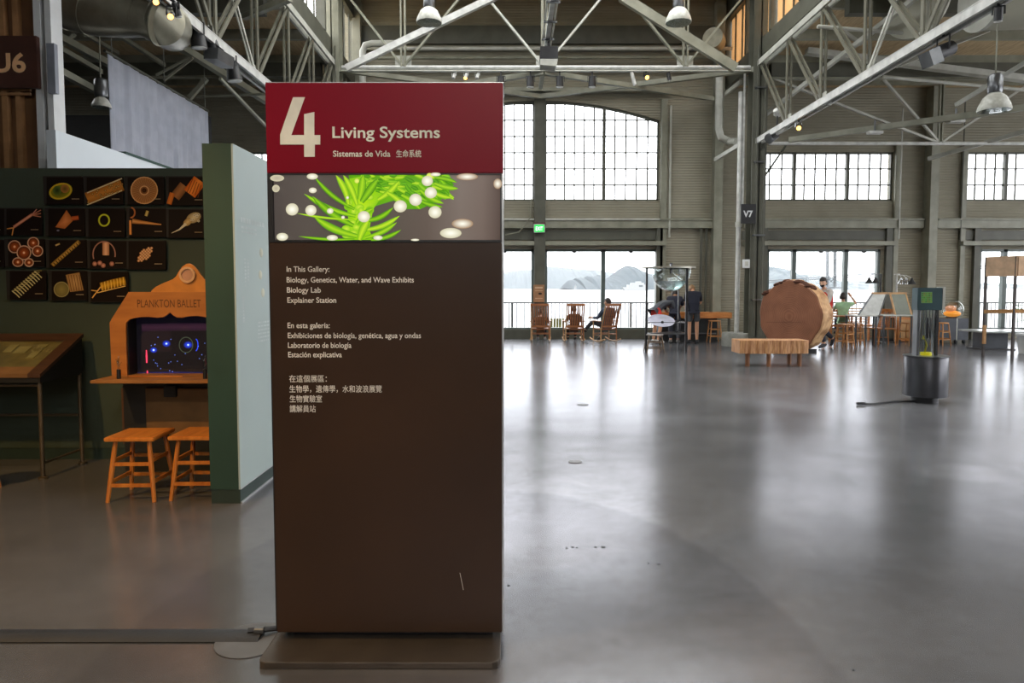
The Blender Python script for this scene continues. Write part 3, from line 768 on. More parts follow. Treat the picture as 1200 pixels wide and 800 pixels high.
# screen: bezel with the lit picture inside
bz = MB(); s0 = P(319,205,DK).x; s1 = P(586,205,DK).x; a_, b_ = P(400,281,DK).z, P(400,204.5,DK).z
bz.box(kx0, s0, DK, DK+.03, zsb-.002, zh); bz.box(s1, kx1, DK, DK+.03, zsb-.002, zh); bz.box(s0, s1, DK, DK+.03, zsb-.002, a_); bz.box(s0, s1, DK, DK+.03, b_, zh); bz.box(kx0, kx1, DK+.02, DK+.03, zsb, zh)
bzo = bz.build('screen_bezel', M['black_metal'], kiosk)
A = Art(DK+.0145)
# background of the picture: brown grey, paler to the right
bgp = [(318,204),(360,204),(400,204),(450,204),(500,204),(540,204),(565,204),(587,204),(587,282),(565,282),(540,282),(500,282),(450,282),(400,282),(360,282),(318,282)]
top = [(74,66,62),(84,76,70),(80,72,66),(86,78,70),(96,84,76),(118,106,98),(112,98,90),(84,70,64)]
A.mb.c = []; k = 8
vs = [P(x, y, DK+.016) for x, y in bgp]; A.mb.c += [L(c) for c in top]+[L(tuple(v-6 for v in c)) for c in reversed(top)]
A.mb.add(vs, [(i, i+1, 14-i, 15-i) for i in range(7)])
def z5(x, y): return (300+x/3.637, 80+y/3.637)
rnd = random.Random(11)
GR = [((70,140,10),(132,200,24)), ((92,160,12),(164,214,40)), ((60,128,14),(110,186,20)), ((150,190,30),(206,226,70))]
# soft green body of the plant, then blurred tufts at the upper right, then the sharp pointed leaves
def Z(x, y): 
    p = z5(x, y); return (max(319, p[0]), max(205.2, min(281, p[1])))
A.poly([Z(*q) for q in [(395,452),(800,452),(840,500),(790,560),(700,600),(640,600),(600,560),(500,590),(440,560),(400,560)]], (84,150,16), (110,176,24))
A.poly([Z(*q) for q in [(385,560),(400,470),(470,455),(540,540),(500,600),(480,700),(500,735),(375,735),(395,660)]], (128,190,14), (176,214,30))
GR2 = [((60,124,8),(104,176,20)), ((84,150,10),(140,200,30)), ((110,170,14),(178,214,44)), ((48,110,10),(88,160,16))]
for i in range(110):
    a_ = rnd.uniform(.0, 1.0); x = 440+a_*370; y = 452+rnd.random()*120*(1-abs(a_-.62))
    p = Z(x, y); an = rnd.uniform(.1, .9) if a_ > .5 else rnd.uniform(-.2, .5); ln = rnd.uniform(8, 15); q_ = (min(536, p[0]+ln*cos(an)), min(256, p[1]+ln*sin(an)))
    g = rnd.choice(GR2); A.leaf(p[0], p[1], q_[0], q_[1], rnd.uniform(3.2, 5), rnd.uniform(-1, 1), g[0], g[1])
for i in range(26):
    p = Z(rnd.uniform(385,500), rnd.uniform(470,730)); A.disc(p[0], min(276, max(210, p[1])), rnd.uniform(3, 6), rnd.uniform(3, 4.6), (128,190,14), (196,222,60) if i % 3 else (96,160,14))
LV = [(420,600,248,462,17,-14),(395,580,340,450,24,10),(425,630,205,535,20,-14),(415,670,240,545,26,-12),(410,645,175,618,9,-5),(430,715,248,634,28,-12),(420,728,182,716,11,-6),
      (430,580,372,452,24,6),(440,560,455,452,30,4),(455,650,585,592,20,16),(455,690,612,628,20,14),(465,722,600,656,19,10),(490,732,618,688,16,10),(440,735,480,645,30,-4),
      (430,660,500,596,20,-8),(450,570,520,470,30,0),(520,560,610,480,24,8),(700,520,800,575,20,8),(690,560,795,590,18,6),(740,520,834,552,17,6),(760,490,862,512,20,6),(760,465,856,486,18,-4),(560,530,640,598,22,-6),(620,540,700,600,22,-6)]
for i, (x0, y0, x1, y1, w_, b) in enumerate(LV):
    p = Z(x0, y0); q = Z(x1, y1); dk_, lt_ = ((52,120,8),(138,196,20)) if i % 3 == 0 else ((92,160,10),(186,220,40)) if i % 3 == 1 else ((70,142,8),(160,208,28))
    A.leaf(p[0], p[1], q[0], q[1], w_/3.2, b/3.637, dk_, lt_)
for (x, y, r) in [(740,460,14),(430,480,10)]: p = z5(x, y); A.disc(p[0], p[1], r/3.6, r/3.6, (200,210,80), (220,230,120))
for (x, y, rx, ry) in [(154,601,27,26),(234,605,24,23),(112,718,25,17),(240,461,24,13),(242,520,17,12),(615,588,28,26),(680,560,27,26),(745,530,26,24),(730,480,24,22),(763,613,28,26),
                       (460,632,26,24),(900,462,46,15),(1030,492,18,22),(880,662,46,21),(830,702,46,22),(325,722,24,12),(316,608,14,12),(520,722,20,10),(678,731,18,5),(390,551,6,6),(371,635,8,7),(90,468,30,14),(85,512,16,16),(765,452,22,8)]:
    p = z5(x, y); q = (150,120,90) if x > 870 else (196,190,160)
    A.disc(p[0], p[1], rx/3.637, ry/3.637, q, (248,246,230) if x > 150 or y > 540 else (170,160,140))
A.build('screen_image', SCREEN, bzo)
# white lettering
W_ = mat('cream lettering', (246,243,226), 0.5); TX = mat('white lettering', (246,244,238), 0.5)
four = [(160,125),(210,125),(152,286),(207,286),(207,197),(250,188),(250,286),(275,286),(275,326),(252,326),(252,378),(207,378),(207,326),(105,326),(105,284)]
pts = [P(*z5(x, y), DK) for x, y in four]
MB().prism([(p.x, p.z) for p in pts], DK-.0065, DK-.0038).build('numeral', W_, kiosk)
HD = DK-.0055; BD = DK-.0012
text('lettering', 'Living Systems', 389.5, 515.5, 161.3, 13.6, HD, W_, kiosk, .016)
text('lettering', 'Sistemas de Vida', 390.3, 457.5, 183.4, 7.3, HD, W_, kiosk, .014)
text('lettering', '生命系統', 464.3, 493.6, 183.5, 6.8, HD, W_, kiosk, .006)
for s_, x0, x1, yb in [('In This Gallery:',336,386,318.3),('Biology, Genetics, Water, and Wave Exhibits',336,485,330.8),('Biology Lab',336.3,376,342.7),('Explainer Station',336.8,394,354.6),
                     ('En esta galería:',337,386.5,384.2),('Exhibiciones de biología, genética, agua y ondas',337.3,493.3,396.0),('Laboratorio de biología',337.5,411.8,407.4),('Estación explicativa',337.8,400.6,418.4)]:
    text('lettering', s_, x0, x1, yb, 6.6, BD, TX, kiosk, .01)
for s_, x0, x1, yb in [('在這個展區：',339,383,447),('生物學，遺傳學，水和波浪展覽',339.2,447.5,459),('生物實驗室',339.6,377.4,470.6),('講解員站',339.6,370,482.2)]:
    text('lettering', s_, x0, x1, yb, 6.6, BD, TX, kiosk, .006)
MB().bar(P(539,671,DK-.0008), P(543,691,DK-.0008), .002, .001).build('scratch', TX, kiosk)
# foot plate
fy = FL(440, 784).y; px0 = FL(301, 784).x; px1 = FL(586, 786).x
bp_ = MB(); r_ = .03; pts = [(px0+r_, fy), (px1-r_, fy), (px1-r_*.3, fy+r_*.3), (px1, fy+r_), (px1, fy+.48), (px0, fy+.48), (px0, fy+r_), (px0+r_*.3, fy+r_*.3)]
bp_.prism(pts, 0, .028, 'xy').build('foot_plate', M['bronze'], kiosk, bevel=.004)
MB().box(kx0+.05, kx1-.04, DK+.05, DK+.15, .026, zpb).build('plinth', M['black_metal'], kiosk)
# floor cable cover running off to the left
cc_ = thing('cable_cover', 'long grey rubber cable cover lying across the floor to the sign', 'cable cover', (0,0,0))
a = FL(0, 747); b = FL(318, 745.5)
cc_.location = ((a.x+b.x)/2, a.y, 0)
prof = [(-.055,0.0055),(-.04,.012),(-.016,.02),(.016,.02),(.04,.012),(.055,0.0055)]
mb = MB(); mb.add([(x, y_+q[0], q[1]) for (x, y_) in ((a.x-2.2, a.y), (b.x-.04, b.y)) for q in prof], [(i, i+1, 7+i, 6+i) for i in range(5)]+[(5,4,3,2,1,0),(6,7,8,9,10,11),(0,6,11,5)]); mb.smooth = True
mb.build('cover', M['rubber'], cc_)
MB().tube([(b.x-.1, b.y, .026), (b.x-.03, b.y+.01, .026), (b.x+.02, b.y+.03, .022), (b.x+.05, b.y+.1, .02)], .012, 8).build('cable', M['black_metal'], cc_)
MB().tube([(b.x-.07, b.y-.0, .026), (b.x-.03, b.y, .026)], .017, 10).build('plug', M['grey_metal'], cc_)
o = bpy.data.objects['access_cover']; o.data.materials[0] = mat('grey access disc', (98,100,103), .4)
MB().tube([(-1.15,2.86,.006),(-1.2,2.72,.006),(-1.12,2.64,.006),(-1.02,2.64,.03),(-.99,2.66,.03)], .004, 6)
# ================================================================== LEFT GALLERY
M['green'] = mat('dark green painted wall', (48,61,50), 0.7, c2=(43,55,45), scale=2, bump=.05)
M['green_front'] = mat('bottle green painted wall', (32,64,53), 0.65, c2=(28,58,48), scale=2)
M['pale_wall'] = mat('pale grey green wall', (166,180,178), 0.5, c2=(160,174,172), scale=.8)
M['kick'] = mat('dark kick board', (34,52,46), 0.5)
DG = 5.9; zg = P(100,197,DG).z
gp = thing('partition_wall', 'dark green gallery partition wall carrying rows of small dark pictures', 'partition', (-4.2, DG, 0))
MB().box(-6.6, -1.9, DG, DG+.16, 0.1, zg).build('board', M['green'], gp)
MB().box(-6.6, -1.9, DG+.01, DG+.15, 0, .1).build('kick_board', M['kick'], gp)
fb = FL(247, 590); fc = FL(281, 591); D4 = fb.y
zp = P(256,168,D4).z
pe = thing('partition_end', 'freestanding pale partition with a bottle green end beside the red sign', 'partition', ((fb.x+fc.x)/2, D4+1.6, 0))
MB().box(fb.x, fc.x-.012, D4, D4+3.3, .1, zp).build('board', M['green_front'], pe)
MB().box(fc.x-.012, fc.x, D4+.0, D4+3.3, .1, zp).build('side_panel', M['pale_wall'], pe)
MB().box(fb.x+.004, fc.x-.004, D4+.006, D4+3.28, 0, .1).build('kick_board', M['kick'], pe)
MB().box(fc.x-.003, fc.x+.006, D4+.01, D4+3.3, 0, .012).build('floor_trim', M['edge'], pe)
MB().box(fc.x-.004, fc.x+.004, D4+.0, D4+3.3, .1, .106).build('kick_trim', M['edge'], pe)
# faint lettering on the pale side: lines run away from the viewer
PW = mat('pale lettering', (190,200,198), .6)
def side_pt(px, py):   # point on the plane x = fc.x
    dv = py-CY; t = fc.x/(px-CX) if px != CX else 0
    return V((fc.x+.002, t*(FPX*cos(TH)-dv*sin(TH)), H-t*(FPX*sin(TH)+dv*cos(TH))))
def side_block(px0, py0, px1, h):
    """faint rows of lettering too small and pale to read: short broken dashes"""
    a = side_pt(px0, py0); b = side_pt(px1, py0); y = a.y; k = 0; rg = random.Random(int(py0*7)); mb = MB()
    while y < b.y: w_ = rg.uniform(.02, .06); mb.add([(fc.x+.002,y,a.z),(fc.x+.002,min(y+w_,b.y),a.z),(fc.x+.002,min(y+w_,b.y),a.z+h),(fc.x+.002,y,a.z+h)], [(0,1,2,3)]); y += w_+.012
    mb.build('faint_print', PW, pe)
side_block(282, 260, 309, .035); side_block(282.5, 267, 300, .014); side_block(282.5, 272, 301, .014)
for j in range(6): side_block(302, 379+4.4*j, 316, .012)
for (px, y0, y1) in [(286,305,340),(289.5,306,337),(284,350,382)]:
    k = side_pt(px, y0); k2 = side_pt(px, y1); mb = MB()
    for i in range(8): z = k.z+(k2.z-k.z)*i/8; mb.add([(fc.x+.002,k.y,z),(fc.x+.002,k.y+.03,z),(fc.x+.002,k.y+.03,z+.016),(fc.x+.002,k.y,z+.016)], [(0,1,2,3)])
    mb.build('faint_print', PW, pe)
for (px,py) in [(306,296),(305,322),(308,343)]:
    k = side_pt(px,py); MB().lathe([(0,0),(.035,0),(.03,.002),(0,.002)], (fc.x+.001,k.y,k.z), 12, 'x').build('faint_picture', mat('faint cream print',(196,196,176),.6), pe)

# pictures of microscopic life
CB = mat('black canvas edge', (14,11,10), .7)
D_ART = DG-.034
pics = []
def picture(x0, y0, x1, y1, label, draw):
    a = P(x0, y1, DG); b = P(x1, y0, DG)
    t = thing('picture', label, 'picture', ((a.x+b.x)/2, DG-.015, a.z), 0, 'small dark pictures on the green wall')
    MB().cbox(a.x, b.x, DG-.03, DG-.001, a.z, b.z, .002).build('canvas', CB, t)
    A = Art(D_ART+.003); A.rect(x0+.6, y0+.6, x1-.6, y1-.6, (20,12,10)); 
    if draw: 
        draw(A, x0, y0)
        A.rect(x1-14, y1-7.3, x1-5, y1-6.6, (170,150,120))
    A.build('print', PRINT, t)
OR = (206,120,52); OR2 = (240,170,90); GD = (190,150,40); PLB = (214,206,160)
rr_ = random.Random(3)
def d_cell(A,x,y): A.disc(x+17,y+17,14,9.5,(150,140,20),(40,60,24),22,-.25); A.ring(x+17,y+17,12.5,8.5,2,(200,170,40),rot=-.25); A.disc(x+13,y+16,5,5.5,(90,110,40),(28,44,20)); A.disc(x+22,y+14,5,5,(170,110,50),(90,80,30))
def d_band(A,x,y):
    A.strip([(x+1,y+26),(x+42,y+9)],15,(150,92,28),(200,130,50)); A.strip([(x+1,y+33),(x+42,y+16)],1.2,PLB); A.strip([(x+1,y+19),(x+42,y+2)],1.2,PLB)
    for i in range(34): t = rr_.random(); A.disc(x+2+40*t, y+26-17*t+rr_.uniform(-6,6), 1.6,1.4,(70,36,10),(236,180,90),7)
def d_wheel(A,x,y):
    A.disc(x+20,y+16,16,16,(176,116,60),(120,72,40),30)
    for i in range(30): a = 2*pi*i/30; A.strip([(x+20+5*cos(a),y+16+5*sin(a)),(x+20+15*cos(a),y+16+15*sin(a))],.9,(92,50,24),(220,160,100))
    for r in (5,15.5): A.ring(x+20,y+16,r,r,1.2,(222,170,110))
    A.disc(x+20,y+16,2.6,2.6,(40,20,10),(90,50,20),12)
def d_fans(A,x,y):
    A.strip([(x+8,y+24),(x+19,y+10)],12,(110,70,36),(170,110,60)); A.strip([(x+25,y+20),(x+37,y+4)],16,(200,90,20),(240,140,50)); A.strip([(x+1,y+32),(x+5,y+19)],6,(180,90,30),(210,120,40))
    for i in range(5): A.strip([(x+22+i*3.2,y+19-i*.6+i*i*.5),(x+29+i*2.4,y+2+i*2)],.7,(110,50,10))
def d_fork(A,x,y):
    A.strip([(x+9,y+22),(x+31,y+7)],3.4,(170,90,60),(230,170,140)); A.strip([(x+8,y+23),(x+1,y+24)],1.2,OR2); A.strip([(x+9,y+22),(x+7,y+32)],1.2,OR2)
    for k in (-4,0,4): A.strip([(x+30,y+8),(x+41,y+6+k)],1.2,(190,120,90)); 
    A.strip([(x+30,y+8),(x+36,y+1)],1.2,(200,140,120))
def d_wedge(A,x,y): A.poly([(x+9,y+22),(x+22,y+2),(x+30,y+14),(x+20,y+24)],(170,96,44),(220,140,80)); A.strip([(x+28,y+12),(x+36,y+11)],5,(150,66,30),(200,100,50)); A.disc(x+12,y+26,2,1.2,(60,60,80),(150,150,170),8)
def d_ring(A,x,y): A.ring(x+19,y+14,6,6.6,2.2,(120,130,10),(216,220,60))
def d_comb(A,x,y):
    A.strip([(x+2,y+31),(x+1.6,y+14)],2.6,OR,OR2); A.ring(x+2,y+5,5,6,1.8,(180,110,60),a0=-1.4,a1=1.6); A.strip([(x+4,y+15),(x+16,y+16.5),(x+38,y+19)],[6,4,1.4],(150,90,40),(220,160,90)); A.strip([(x+20,y+9),(x+22,y+3)],3.6,(150,120,50),(210,190,110))
def d_tadpole(A,x,y):
    A.disc(x+30,y+10,9,6,(140,120,80),(206,190,150),18,-.4); A.disc(x+23,y+15,6,4,(150,120,70),(210,180,120),12,-.7); A.strip([(x+21,y+17),(x+13,y+24),(x+4,y+28)],[3.5,1.6,.6],(200,190,160))
    for i in range(7): A.disc(x+26+rr_.random()*11,y+6+rr_.random()*8,1.5,1.5,(220,210,180),(90,70,50),7)
def d_cells(A,x,y):
    for (cx,cy,r) in [(8,9,7),(19,16,8),(30,4.5,6.4),(35,14,6),(12,27,6),(25,29,5)]: 
        cy2 = min(cy, 27.5); A.disc(x+cx,y+cy2,r,min(r,32-cy2),(56,26,14),(190,90,40),20); A.ring(x+cx,y+cy2,r,min(r,32-cy2),1.3,(210,170,140)); A.disc(x+cx,y+cy2,1.6,1.6,(230,160,100),(255,230,190),8)
def d_chain(A,x,y):
    A.strip([(x+4,y+30),(x+36,y+2)],5,(130,100,40),(190,150,70))
    for i in range(13): t=i/12; A.strip([(x+3+32*t,y+29-27*t),(x+6+31*t,y+32-27*t)],1,(50,30,10)); 
    A.strip([(x+8,y+6.5),(x+13,y+4.5)],2,(160,130,70),(220,190,120))
def d_bell(A,x,y):
    A.ring(x+17,y+16,13,15,1.6,(120,80,70),(190,140,120),a0=.2,a1=-3.5); A.strip([(x+19,y+2),(x+19,y+17)],8,(170,110,70),(230,180,140))
    for (a,b) in [(6,27),(12,26),(26,27),(16,29)]: A.disc(x+a,y+b,3,3,(120,70,60),(220,160,130),9)
def d_oval(A,x,y):
    for i in range(9):
        for j in range(5):
            u = -1+i/4; v_ = -1+j/2
            if u*u+v_*v_ < 1.15: A.disc(x+20+u*7.6-v_*3.2, y+16-u*7.4-v_*3.2+0, 1.7,1.7,(150,90,50),(240,200,150),8)
def d_spiral(A,x,y):
    for i in range(11): t=i/10; cx=x+8+26*t; cy=y+27-23*t; A.strip([(cx-5,cy-3.5),(cx,cy+.5),(cx+4,cy+4.5)],1.3,(170,160,110),(220,214,160)); A.strip([(cx-5,cy-3.5),(cx+4,cy-4)],.9,(150,140,90))
def d_sponge(A,x,y):
    A.disc(x+12,y+22,9,9,(104,94,54),(140,128,70),24); A.ring(x+12,y+22,8.6,8.6,1,(150,140,90))
    A.poly([(x+17,y+5),(x+33,y+2),(x+38,y+23),(x+22,y+25)],(150,112,66),(190,150,96))
    for i in range(5): A.strip([(x+20+i*3.2,y+5),(x+24+i*3,y+24)],.7,(96,64,30))
def d_segband(A,x,y):
    A.strip([(x+12,y+18),(x+26,y+14),(x+41,y+11)],10,(120,80,14),(200,150,30)); A.strip([(x+12,y+18),(x+2,y+31)],1.4,(220,170,90)); A.strip([(x+9,y+23),(x+1,y+22)],1.2,(220,170,90))
    for i in range(8): A.strip([(x+14+i*3.6,y+22.5-i*.9),(x+13+i*3.6,y+13-i*.9)],.8,(240,200,90))
    A.strip([(x+8,y+25),(x+20,y+22),(x+41,y+17)],1,(230,190,110))
def d_blank(A,x,y): A.disc(x+2,y+17,3,9,(60,30,20),(90,50,30))
lst = [(54,207,98,240,'picture of an oval yellow green cell, first in the top row',d_cell),(101,207,145,240,'picture of a broad spotted diagonal band, top row',d_band),
 (149,207,193,240,'picture of a round spoked orange disc, top row',d_wheel),(197,207,242,241,'picture of two glowing orange fan shapes, end of the top row',d_fans),
 (7,244,50,276,'picture of a forked pinkish strand with split ends, second row',d_fork),(56,244,100,277,'picture of an orange folded wedge, second row',d_wedge),
 (103,244,147,278,'picture of one small yellow green ring, second row',d_ring),(151,244,195,278,'picture of a tapering spine beside a hook, second row',d_comb),
 (197,245,242,279,'picture of a pale tadpole shape with a thin tail, end of the second row',d_tadpole),
 (9,280,53,313,'picture of a cluster of round glowing orange cells, third row',d_cells),(57,281,102,314,'picture of a slim beaded diagonal chain, third row',d_chain),
 (105,282,149,315,'picture of a bell outline with a bright core and feet, third row',d_bell),(150,282,195,316,'picture of an oval made of pale dots, end of the third row',d_oval),
 (11,317,55,351,'picture of a pale zigzag coil, bottom row left',d_spiral),(60,317,103,352,'picture of a round sponge beside a square ribbed block, bottom row',d_sponge),
 (106,318,151,354,'picture of a gold segmented band with a forked tail, bottom row right',d_segband),
 (-38,244,5.5,276,'dark picture cut by the left photo edge, second row',d_blank),(-36,281,5.5,313,'dark picture cut by the left photo edge, third row',d_blank)]
for p in lst: picture(*p)

# plankton show cabinet with its proscenium front
ply = mat('orange stained plywood', (176,112,52), 0.5, c2=(156,96,42), scale=3, stretch=(1,1,5)); ply2 = mat('dim tan board', (120,86,48), 0.6)
DC = 5.42
def pp(x, y, D=DC): q = P(x, y, D); return (q.x, q.z)
t = thing('peepshow_cabinet', 'orange plywood stage cabinet lettered PLANKTON BALLET with a dark glowing window', 'cabinet', (P(200,443,DC).x, DC+.2, 0))
import_out = [(131,444),(128.3,378),(131,373),(150.5,342),(272,342),(280,343),(283,444)]
inn = [(149,444),(147.4,385),(148,378),(151.6,374.3),(157,372.6),(164,371.5),(174,371.2),(184,372.2),(191,371.5),(195,369.5),(199,366),(203,369.5),(207,371.8),(213,372.2),(221,370.6),(231,370),(240,371.4),(247,374),(262,378),(264,390),(265,444)]
poly = [pp(x, y) for x, y in import_out]+[pp(x, y) for x, y in reversed(inn)]
MB().prism(poly, DC, DC+.02).build('stage_front', ply, t, bevel=.002)
crest = [(176,342.5),(177.5,340),(182,336),(190,332),(202,327),(206,323.5),(209,318),(213,312.5),(218,309),(221.5,308.6),(226,311),(231,316),(235,322),(239,327),(246,329.5),(256,334),(262,342.5)]
MB().prism([pp(x, y) for x, y in crest], DC+.004, DC+.022).build('crest', mat('brighter orange plywood', (204,132,58), .45), t, bevel=.002)
q = P(220,322,DC); r1 = 9.4*DC/FPX
MB().lathe([(r1*.72,-.002),(r1,-.002),(r1,.012),(r1*.86,.02),(r1*.72,.012)], (q.x, DC-.012, q.z), 28, 'y', True).build('porthole_ring', mat('cream painted ring', (214,170,130), .5), t)
MB().lathe([(0,0),(r1*.74,0),(r1*.74,.004),(0,.004)], (q.x, DC-.004, q.z), 28, 'y').build('porthole_glass', mat('pinkish glass', (196,150,126), .2), t)
text('lettering', 'PLANKTON BALLET', 161, 235.5, 360, 9.6, DC-.0015, mat('scorched lettering', (96,56,24), .7), t, .0)
# interior
cx0, cx1 = P(146,400,DC).x, P(281,400,DC).x; cz0, cz1 = P(200,446,DC).z, P(200,352,DC).z
b = MB(); b.box(cx0, cx0+.02, DC+.02, DG, cz0, cz1-.0); b.box(cx1-.02, cx1, DC+.02, DG, cz0, cz1); b.box(cx0, cx1, DC+.02, DG, cz1-.02, cz1); b.box(cx0, cx1, DG-.02, DG-.002, cz0, cz1)
b.build('housing', M['black'], t)
A = Art(5.56); 
A.rect(152,360,290,446,(4,3,8)); A.strip([(166,384),(200,383),(246,383)],9,(24,10,22),(40,20,32)); A.rect(166,388,200,412,(16,8,14)); A.strip([(160,441),(200,440),(246,441)],10,(4,8,40),(12,26,96))
for (x,y,r) in [(195,402.5,5),(180,410,4.5),(220.5,404,5.5)]: A.disc(x,y,r,r*.8,(5,8,40),(30,60,210)); A.disc(x,y,1.4,1.3,(60,110,255),(220,235,255),10)
A.ring(229,404,3,7,1.2,(20,30,120),(40,70,220),a0=-1.4,a1=1.4); A.ring(218,404,8,9,.8,(30,34,30),(70,80,60))
for (x,y0,y1) in [(171.5,410,425),(172.5,434,441),(244,401,413),(244.5,419,427)]: A.strip([(x,y0),(x+.3,(y0+y1)/2),(x+.5,y1)],[1.4,2.4,2],(120,10,40),(255,70,100))
rq = random.Random(8)
for i in range(26): A.disc(rq.uniform(176,240), rq.uniform(392,440), .5,.5,(60,90,220),(150,180,255),6)
A.build('glowing_tank', print_mat('glowing tank', 1.6, .1), t)
MB().add([P(152,444,DC+.06),P(272,444,DC+.06),P(272,372,DC+.06),P(152,372,DC+.06)], [(0,1,2,3)]).build('window_pane', M['glass'], t)
za = P(200,447.5,5.12).z; xa = P(105.5,449,5.12).x
MB().cbox(xa, fb.x+.02, 5.12, 5.6, za-.012, za+.012, .003).build('shelf', mat('worn oak shelf', (160,108,56), .5), t)
sb = P(150,445,5.3); MB().bar((sb.x,5.3,za+.02),(P(214,445,5.3).x,5.3,za+.02),.012,.01).build('rail', M['wood'], t)
def lowbox(x0,x1,y0,y1,D,m,nm): a=P(x0,y1,D); b=P(x1,y0,D); MB().box(a.x,b.x,D,D+.03,a.z,b.z).build(nm,m,t)
lowbox(172,246,455,509,5.5,ply2,'front_board'); lowbox(144,171,455,520,5.62,mat('darker brown board',(84,52,28),.6),'side_board')
MB().box(P(144,500,5.5).x, P(250,500,5.5).x, 5.52, 5.86, 0, za-.02).build('base', M['black'], t)
q = P(200,459,5.49); MB().cbox(q.x-.05,q.x+.05,5.47,5.5,q.z-.04,q.z+.05,.004).build('control_box', M['black_metal'], t)
for px, lb in ((139.5,'small black knob stand with a clear sprig on the left of the shelf'),(240.5,'small black knob stand with a clear sprig on the right of the shelf')):
    q = P(px, 447, 5.22); u = thing('joystick', lb, 'control', (q.x, 5.22, za+.012))
    MB().cyl((q.x,5.22,za+.012),(q.x,5.22,za+.085),.016,.014,14).build('base', M['black_metal'], u)
    g = MB(); g.tube([(q.x,5.22,za+.085),(q.x-.004,5.22,za+.14),(q.x+.006,5.22,za+.19)], [.008,.011,.004], 8)
    for k, a in enumerate((.4,2.2,3.9,5.2)): g.tube([(q.x,5.22,za+.11+.012*k),(q.x+.025*cos(a),5.22+.01*sin(a),za+.14+.012*k)], [.006,.003], 6)
    g.build('sprig', M['clear'], u)
# cabinet lights: the glowing blue and red lamps inside
for (px,py,c,e) in [(215,380,(.15,.3,1),.25),(238,380,(1,.1,.2),.15)]:
    l = bpy.data.lights.new('cabinet_glow','POINT'); l.energy = e; l.color = c; l.shadow_soft_size=.004; o = bpy.data.objects.new('cabinet_glow', l); COL.objects.link(o); o.location = P(px,py,DC+.3)

# stools --------------------------------------------------------------
def stool(name, label, m, h=.44, s=.33, splay=.045, seat='square', group=None, seatm=None):
    t = thing(name, label, 'stool', (0,0,0), 0, group)
    sd = s/2
    if seat == 'square':
        e = MB(); e.cbox(-sd,sd,-sd,sd,h-.03,h,.006); e.build('seat', seatm or m, t)
    else: MB().lathe([(0,h-.03),(sd*.94,h-.03),(sd,h-.02),(sd,h-.006),(sd*.96,h),(0,h)], (0,0,0), 24).build('seat', seatm or m, t)
    k = sd*.68; ft = sd*.68+splay
    for sx in (-1,1):
        for sy in (-1,1):
            MB().tube([(sx*ft,sy*ft,0),(sx*(ft*.45+k*.55),sy*(ft*.45+k*.55),h*.5),(sx*k,sy*k,h-.028)], [.014,.018,.015], 8).build('leg', m, t)
    for z, r in ((h*.30,.011),(h*.62,.01)):
        f = k+(ft-k)*(1-z/h)
        for sx in (-1,1): MB().bar((sx*f,-f,z),(sx*f,f,z),.014,.024).build('stretcher', m, t)
        z2 = z-.02; f = k+(ft-k)*(1-z2/h)
        for sy in (-1,1): MB().bar((-f,sy*f,z2),(f,sy*f,z2),.014,.024).build('stretcher', m, t)
    return t
sw = mat('glossy honey stool wood', (206,128,52), 0.3, c2=(172,96,34), scale=3, stretch=(8,1,1), bump=.05)
s1_ = stool('square_stool', 'square wooden stool on the left below the stage cabinet shelf', sw, .46, .34, group='stools at the stage cabinet')
def put(o, a, b):   # middle between two floor points
    o.location = (a.x+b.x)/2, (a.y+b.y)/2, 0
fl = FL(128,588); fr = FL(164,590)
s1_.location = ((fl.x+fr.x)/2+.035, fl.y+.15, 0); s1_.rotation_euler = (0,0,R(2))
s2_ = dup(s1_, (FL(224,584).x+.04, FL(224,586).y+.15, 0), R(1), 'square wooden stool on the right, half hidden by the green partition end')
# slanted light table on pipes
M['dark_wood'] = mat('dark stained wood', (70,46,32), 0.45, c2=(54,34,24), scale=3, stretch=(1,8,1))
M['tan_top'] = mat('tan wood table edge', (118,86,52), .5)  # front frame strip, paler than the dark wood around it
tb = thing('display_table', 'slanted dark wooden display table with a glass top on thin metal legs', 'table', (-3.9, 5.5, 0))
c_fr = P(52,438,5.25); c_br = P(95,389,5.82); xl = c_fr.x-1.9
sl = (c_br.z-c_fr.z)/(c_br.y-c_fr.y); xr_ = (c_fr.x+c_br.x)/2
def st_(x, y, up=0): return V((x, y, c_fr.z+(y-5.25)*sl+up))
def slab(x0,x1,y0,y1,u0,u1): return MB().add([st_(x0,y0,u0),st_(x1,y0,u0),st_(x1,y1,u0),st_(x0,y1,u0),st_(x0,y0,u1),st_(x1,y0,u1),st_(x1,y1,u1),st_(x0,y1,u1)], [(0,3,2,1),(4,5,6,7),(0,1,5,4),(1,2,6,5),(2,3,7,6),(3,0,4,7)])
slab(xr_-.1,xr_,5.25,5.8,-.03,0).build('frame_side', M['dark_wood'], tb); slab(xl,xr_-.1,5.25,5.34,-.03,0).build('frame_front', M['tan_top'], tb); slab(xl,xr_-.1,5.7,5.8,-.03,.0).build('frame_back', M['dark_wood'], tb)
slab(xl,xr_-.1,5.34,5.7,-.03,-.012).build('display_bed', mat('olive map bed', (120,108,66), .5, c2=(88,84,58), scale=7), tb)
g = slab(xl,xr_-.1,5.34,5.7,-.004,-.002).build('glass', M['glass'], tb)
zb_ = c_fr.z-.07
MB().add([(xl,5.26,zb_),(xr_-.01,5.26,zb_),(xr_-.01,5.79,zb_),(xl,5.79,zb_),st_(xl,5.26,-.03),st_(xr_-.01,5.26,-.03),st_(xr_-.01,5.79,-.03),st_(xl,5.79,-.03)], [(0,3,2,1),(4,5,6,7),(0,1,5,4),(1,2,6,5),(2,3,7,6),(3,0,4,7)]).build('case', M['black'], tb)
rq = random.Random(5)
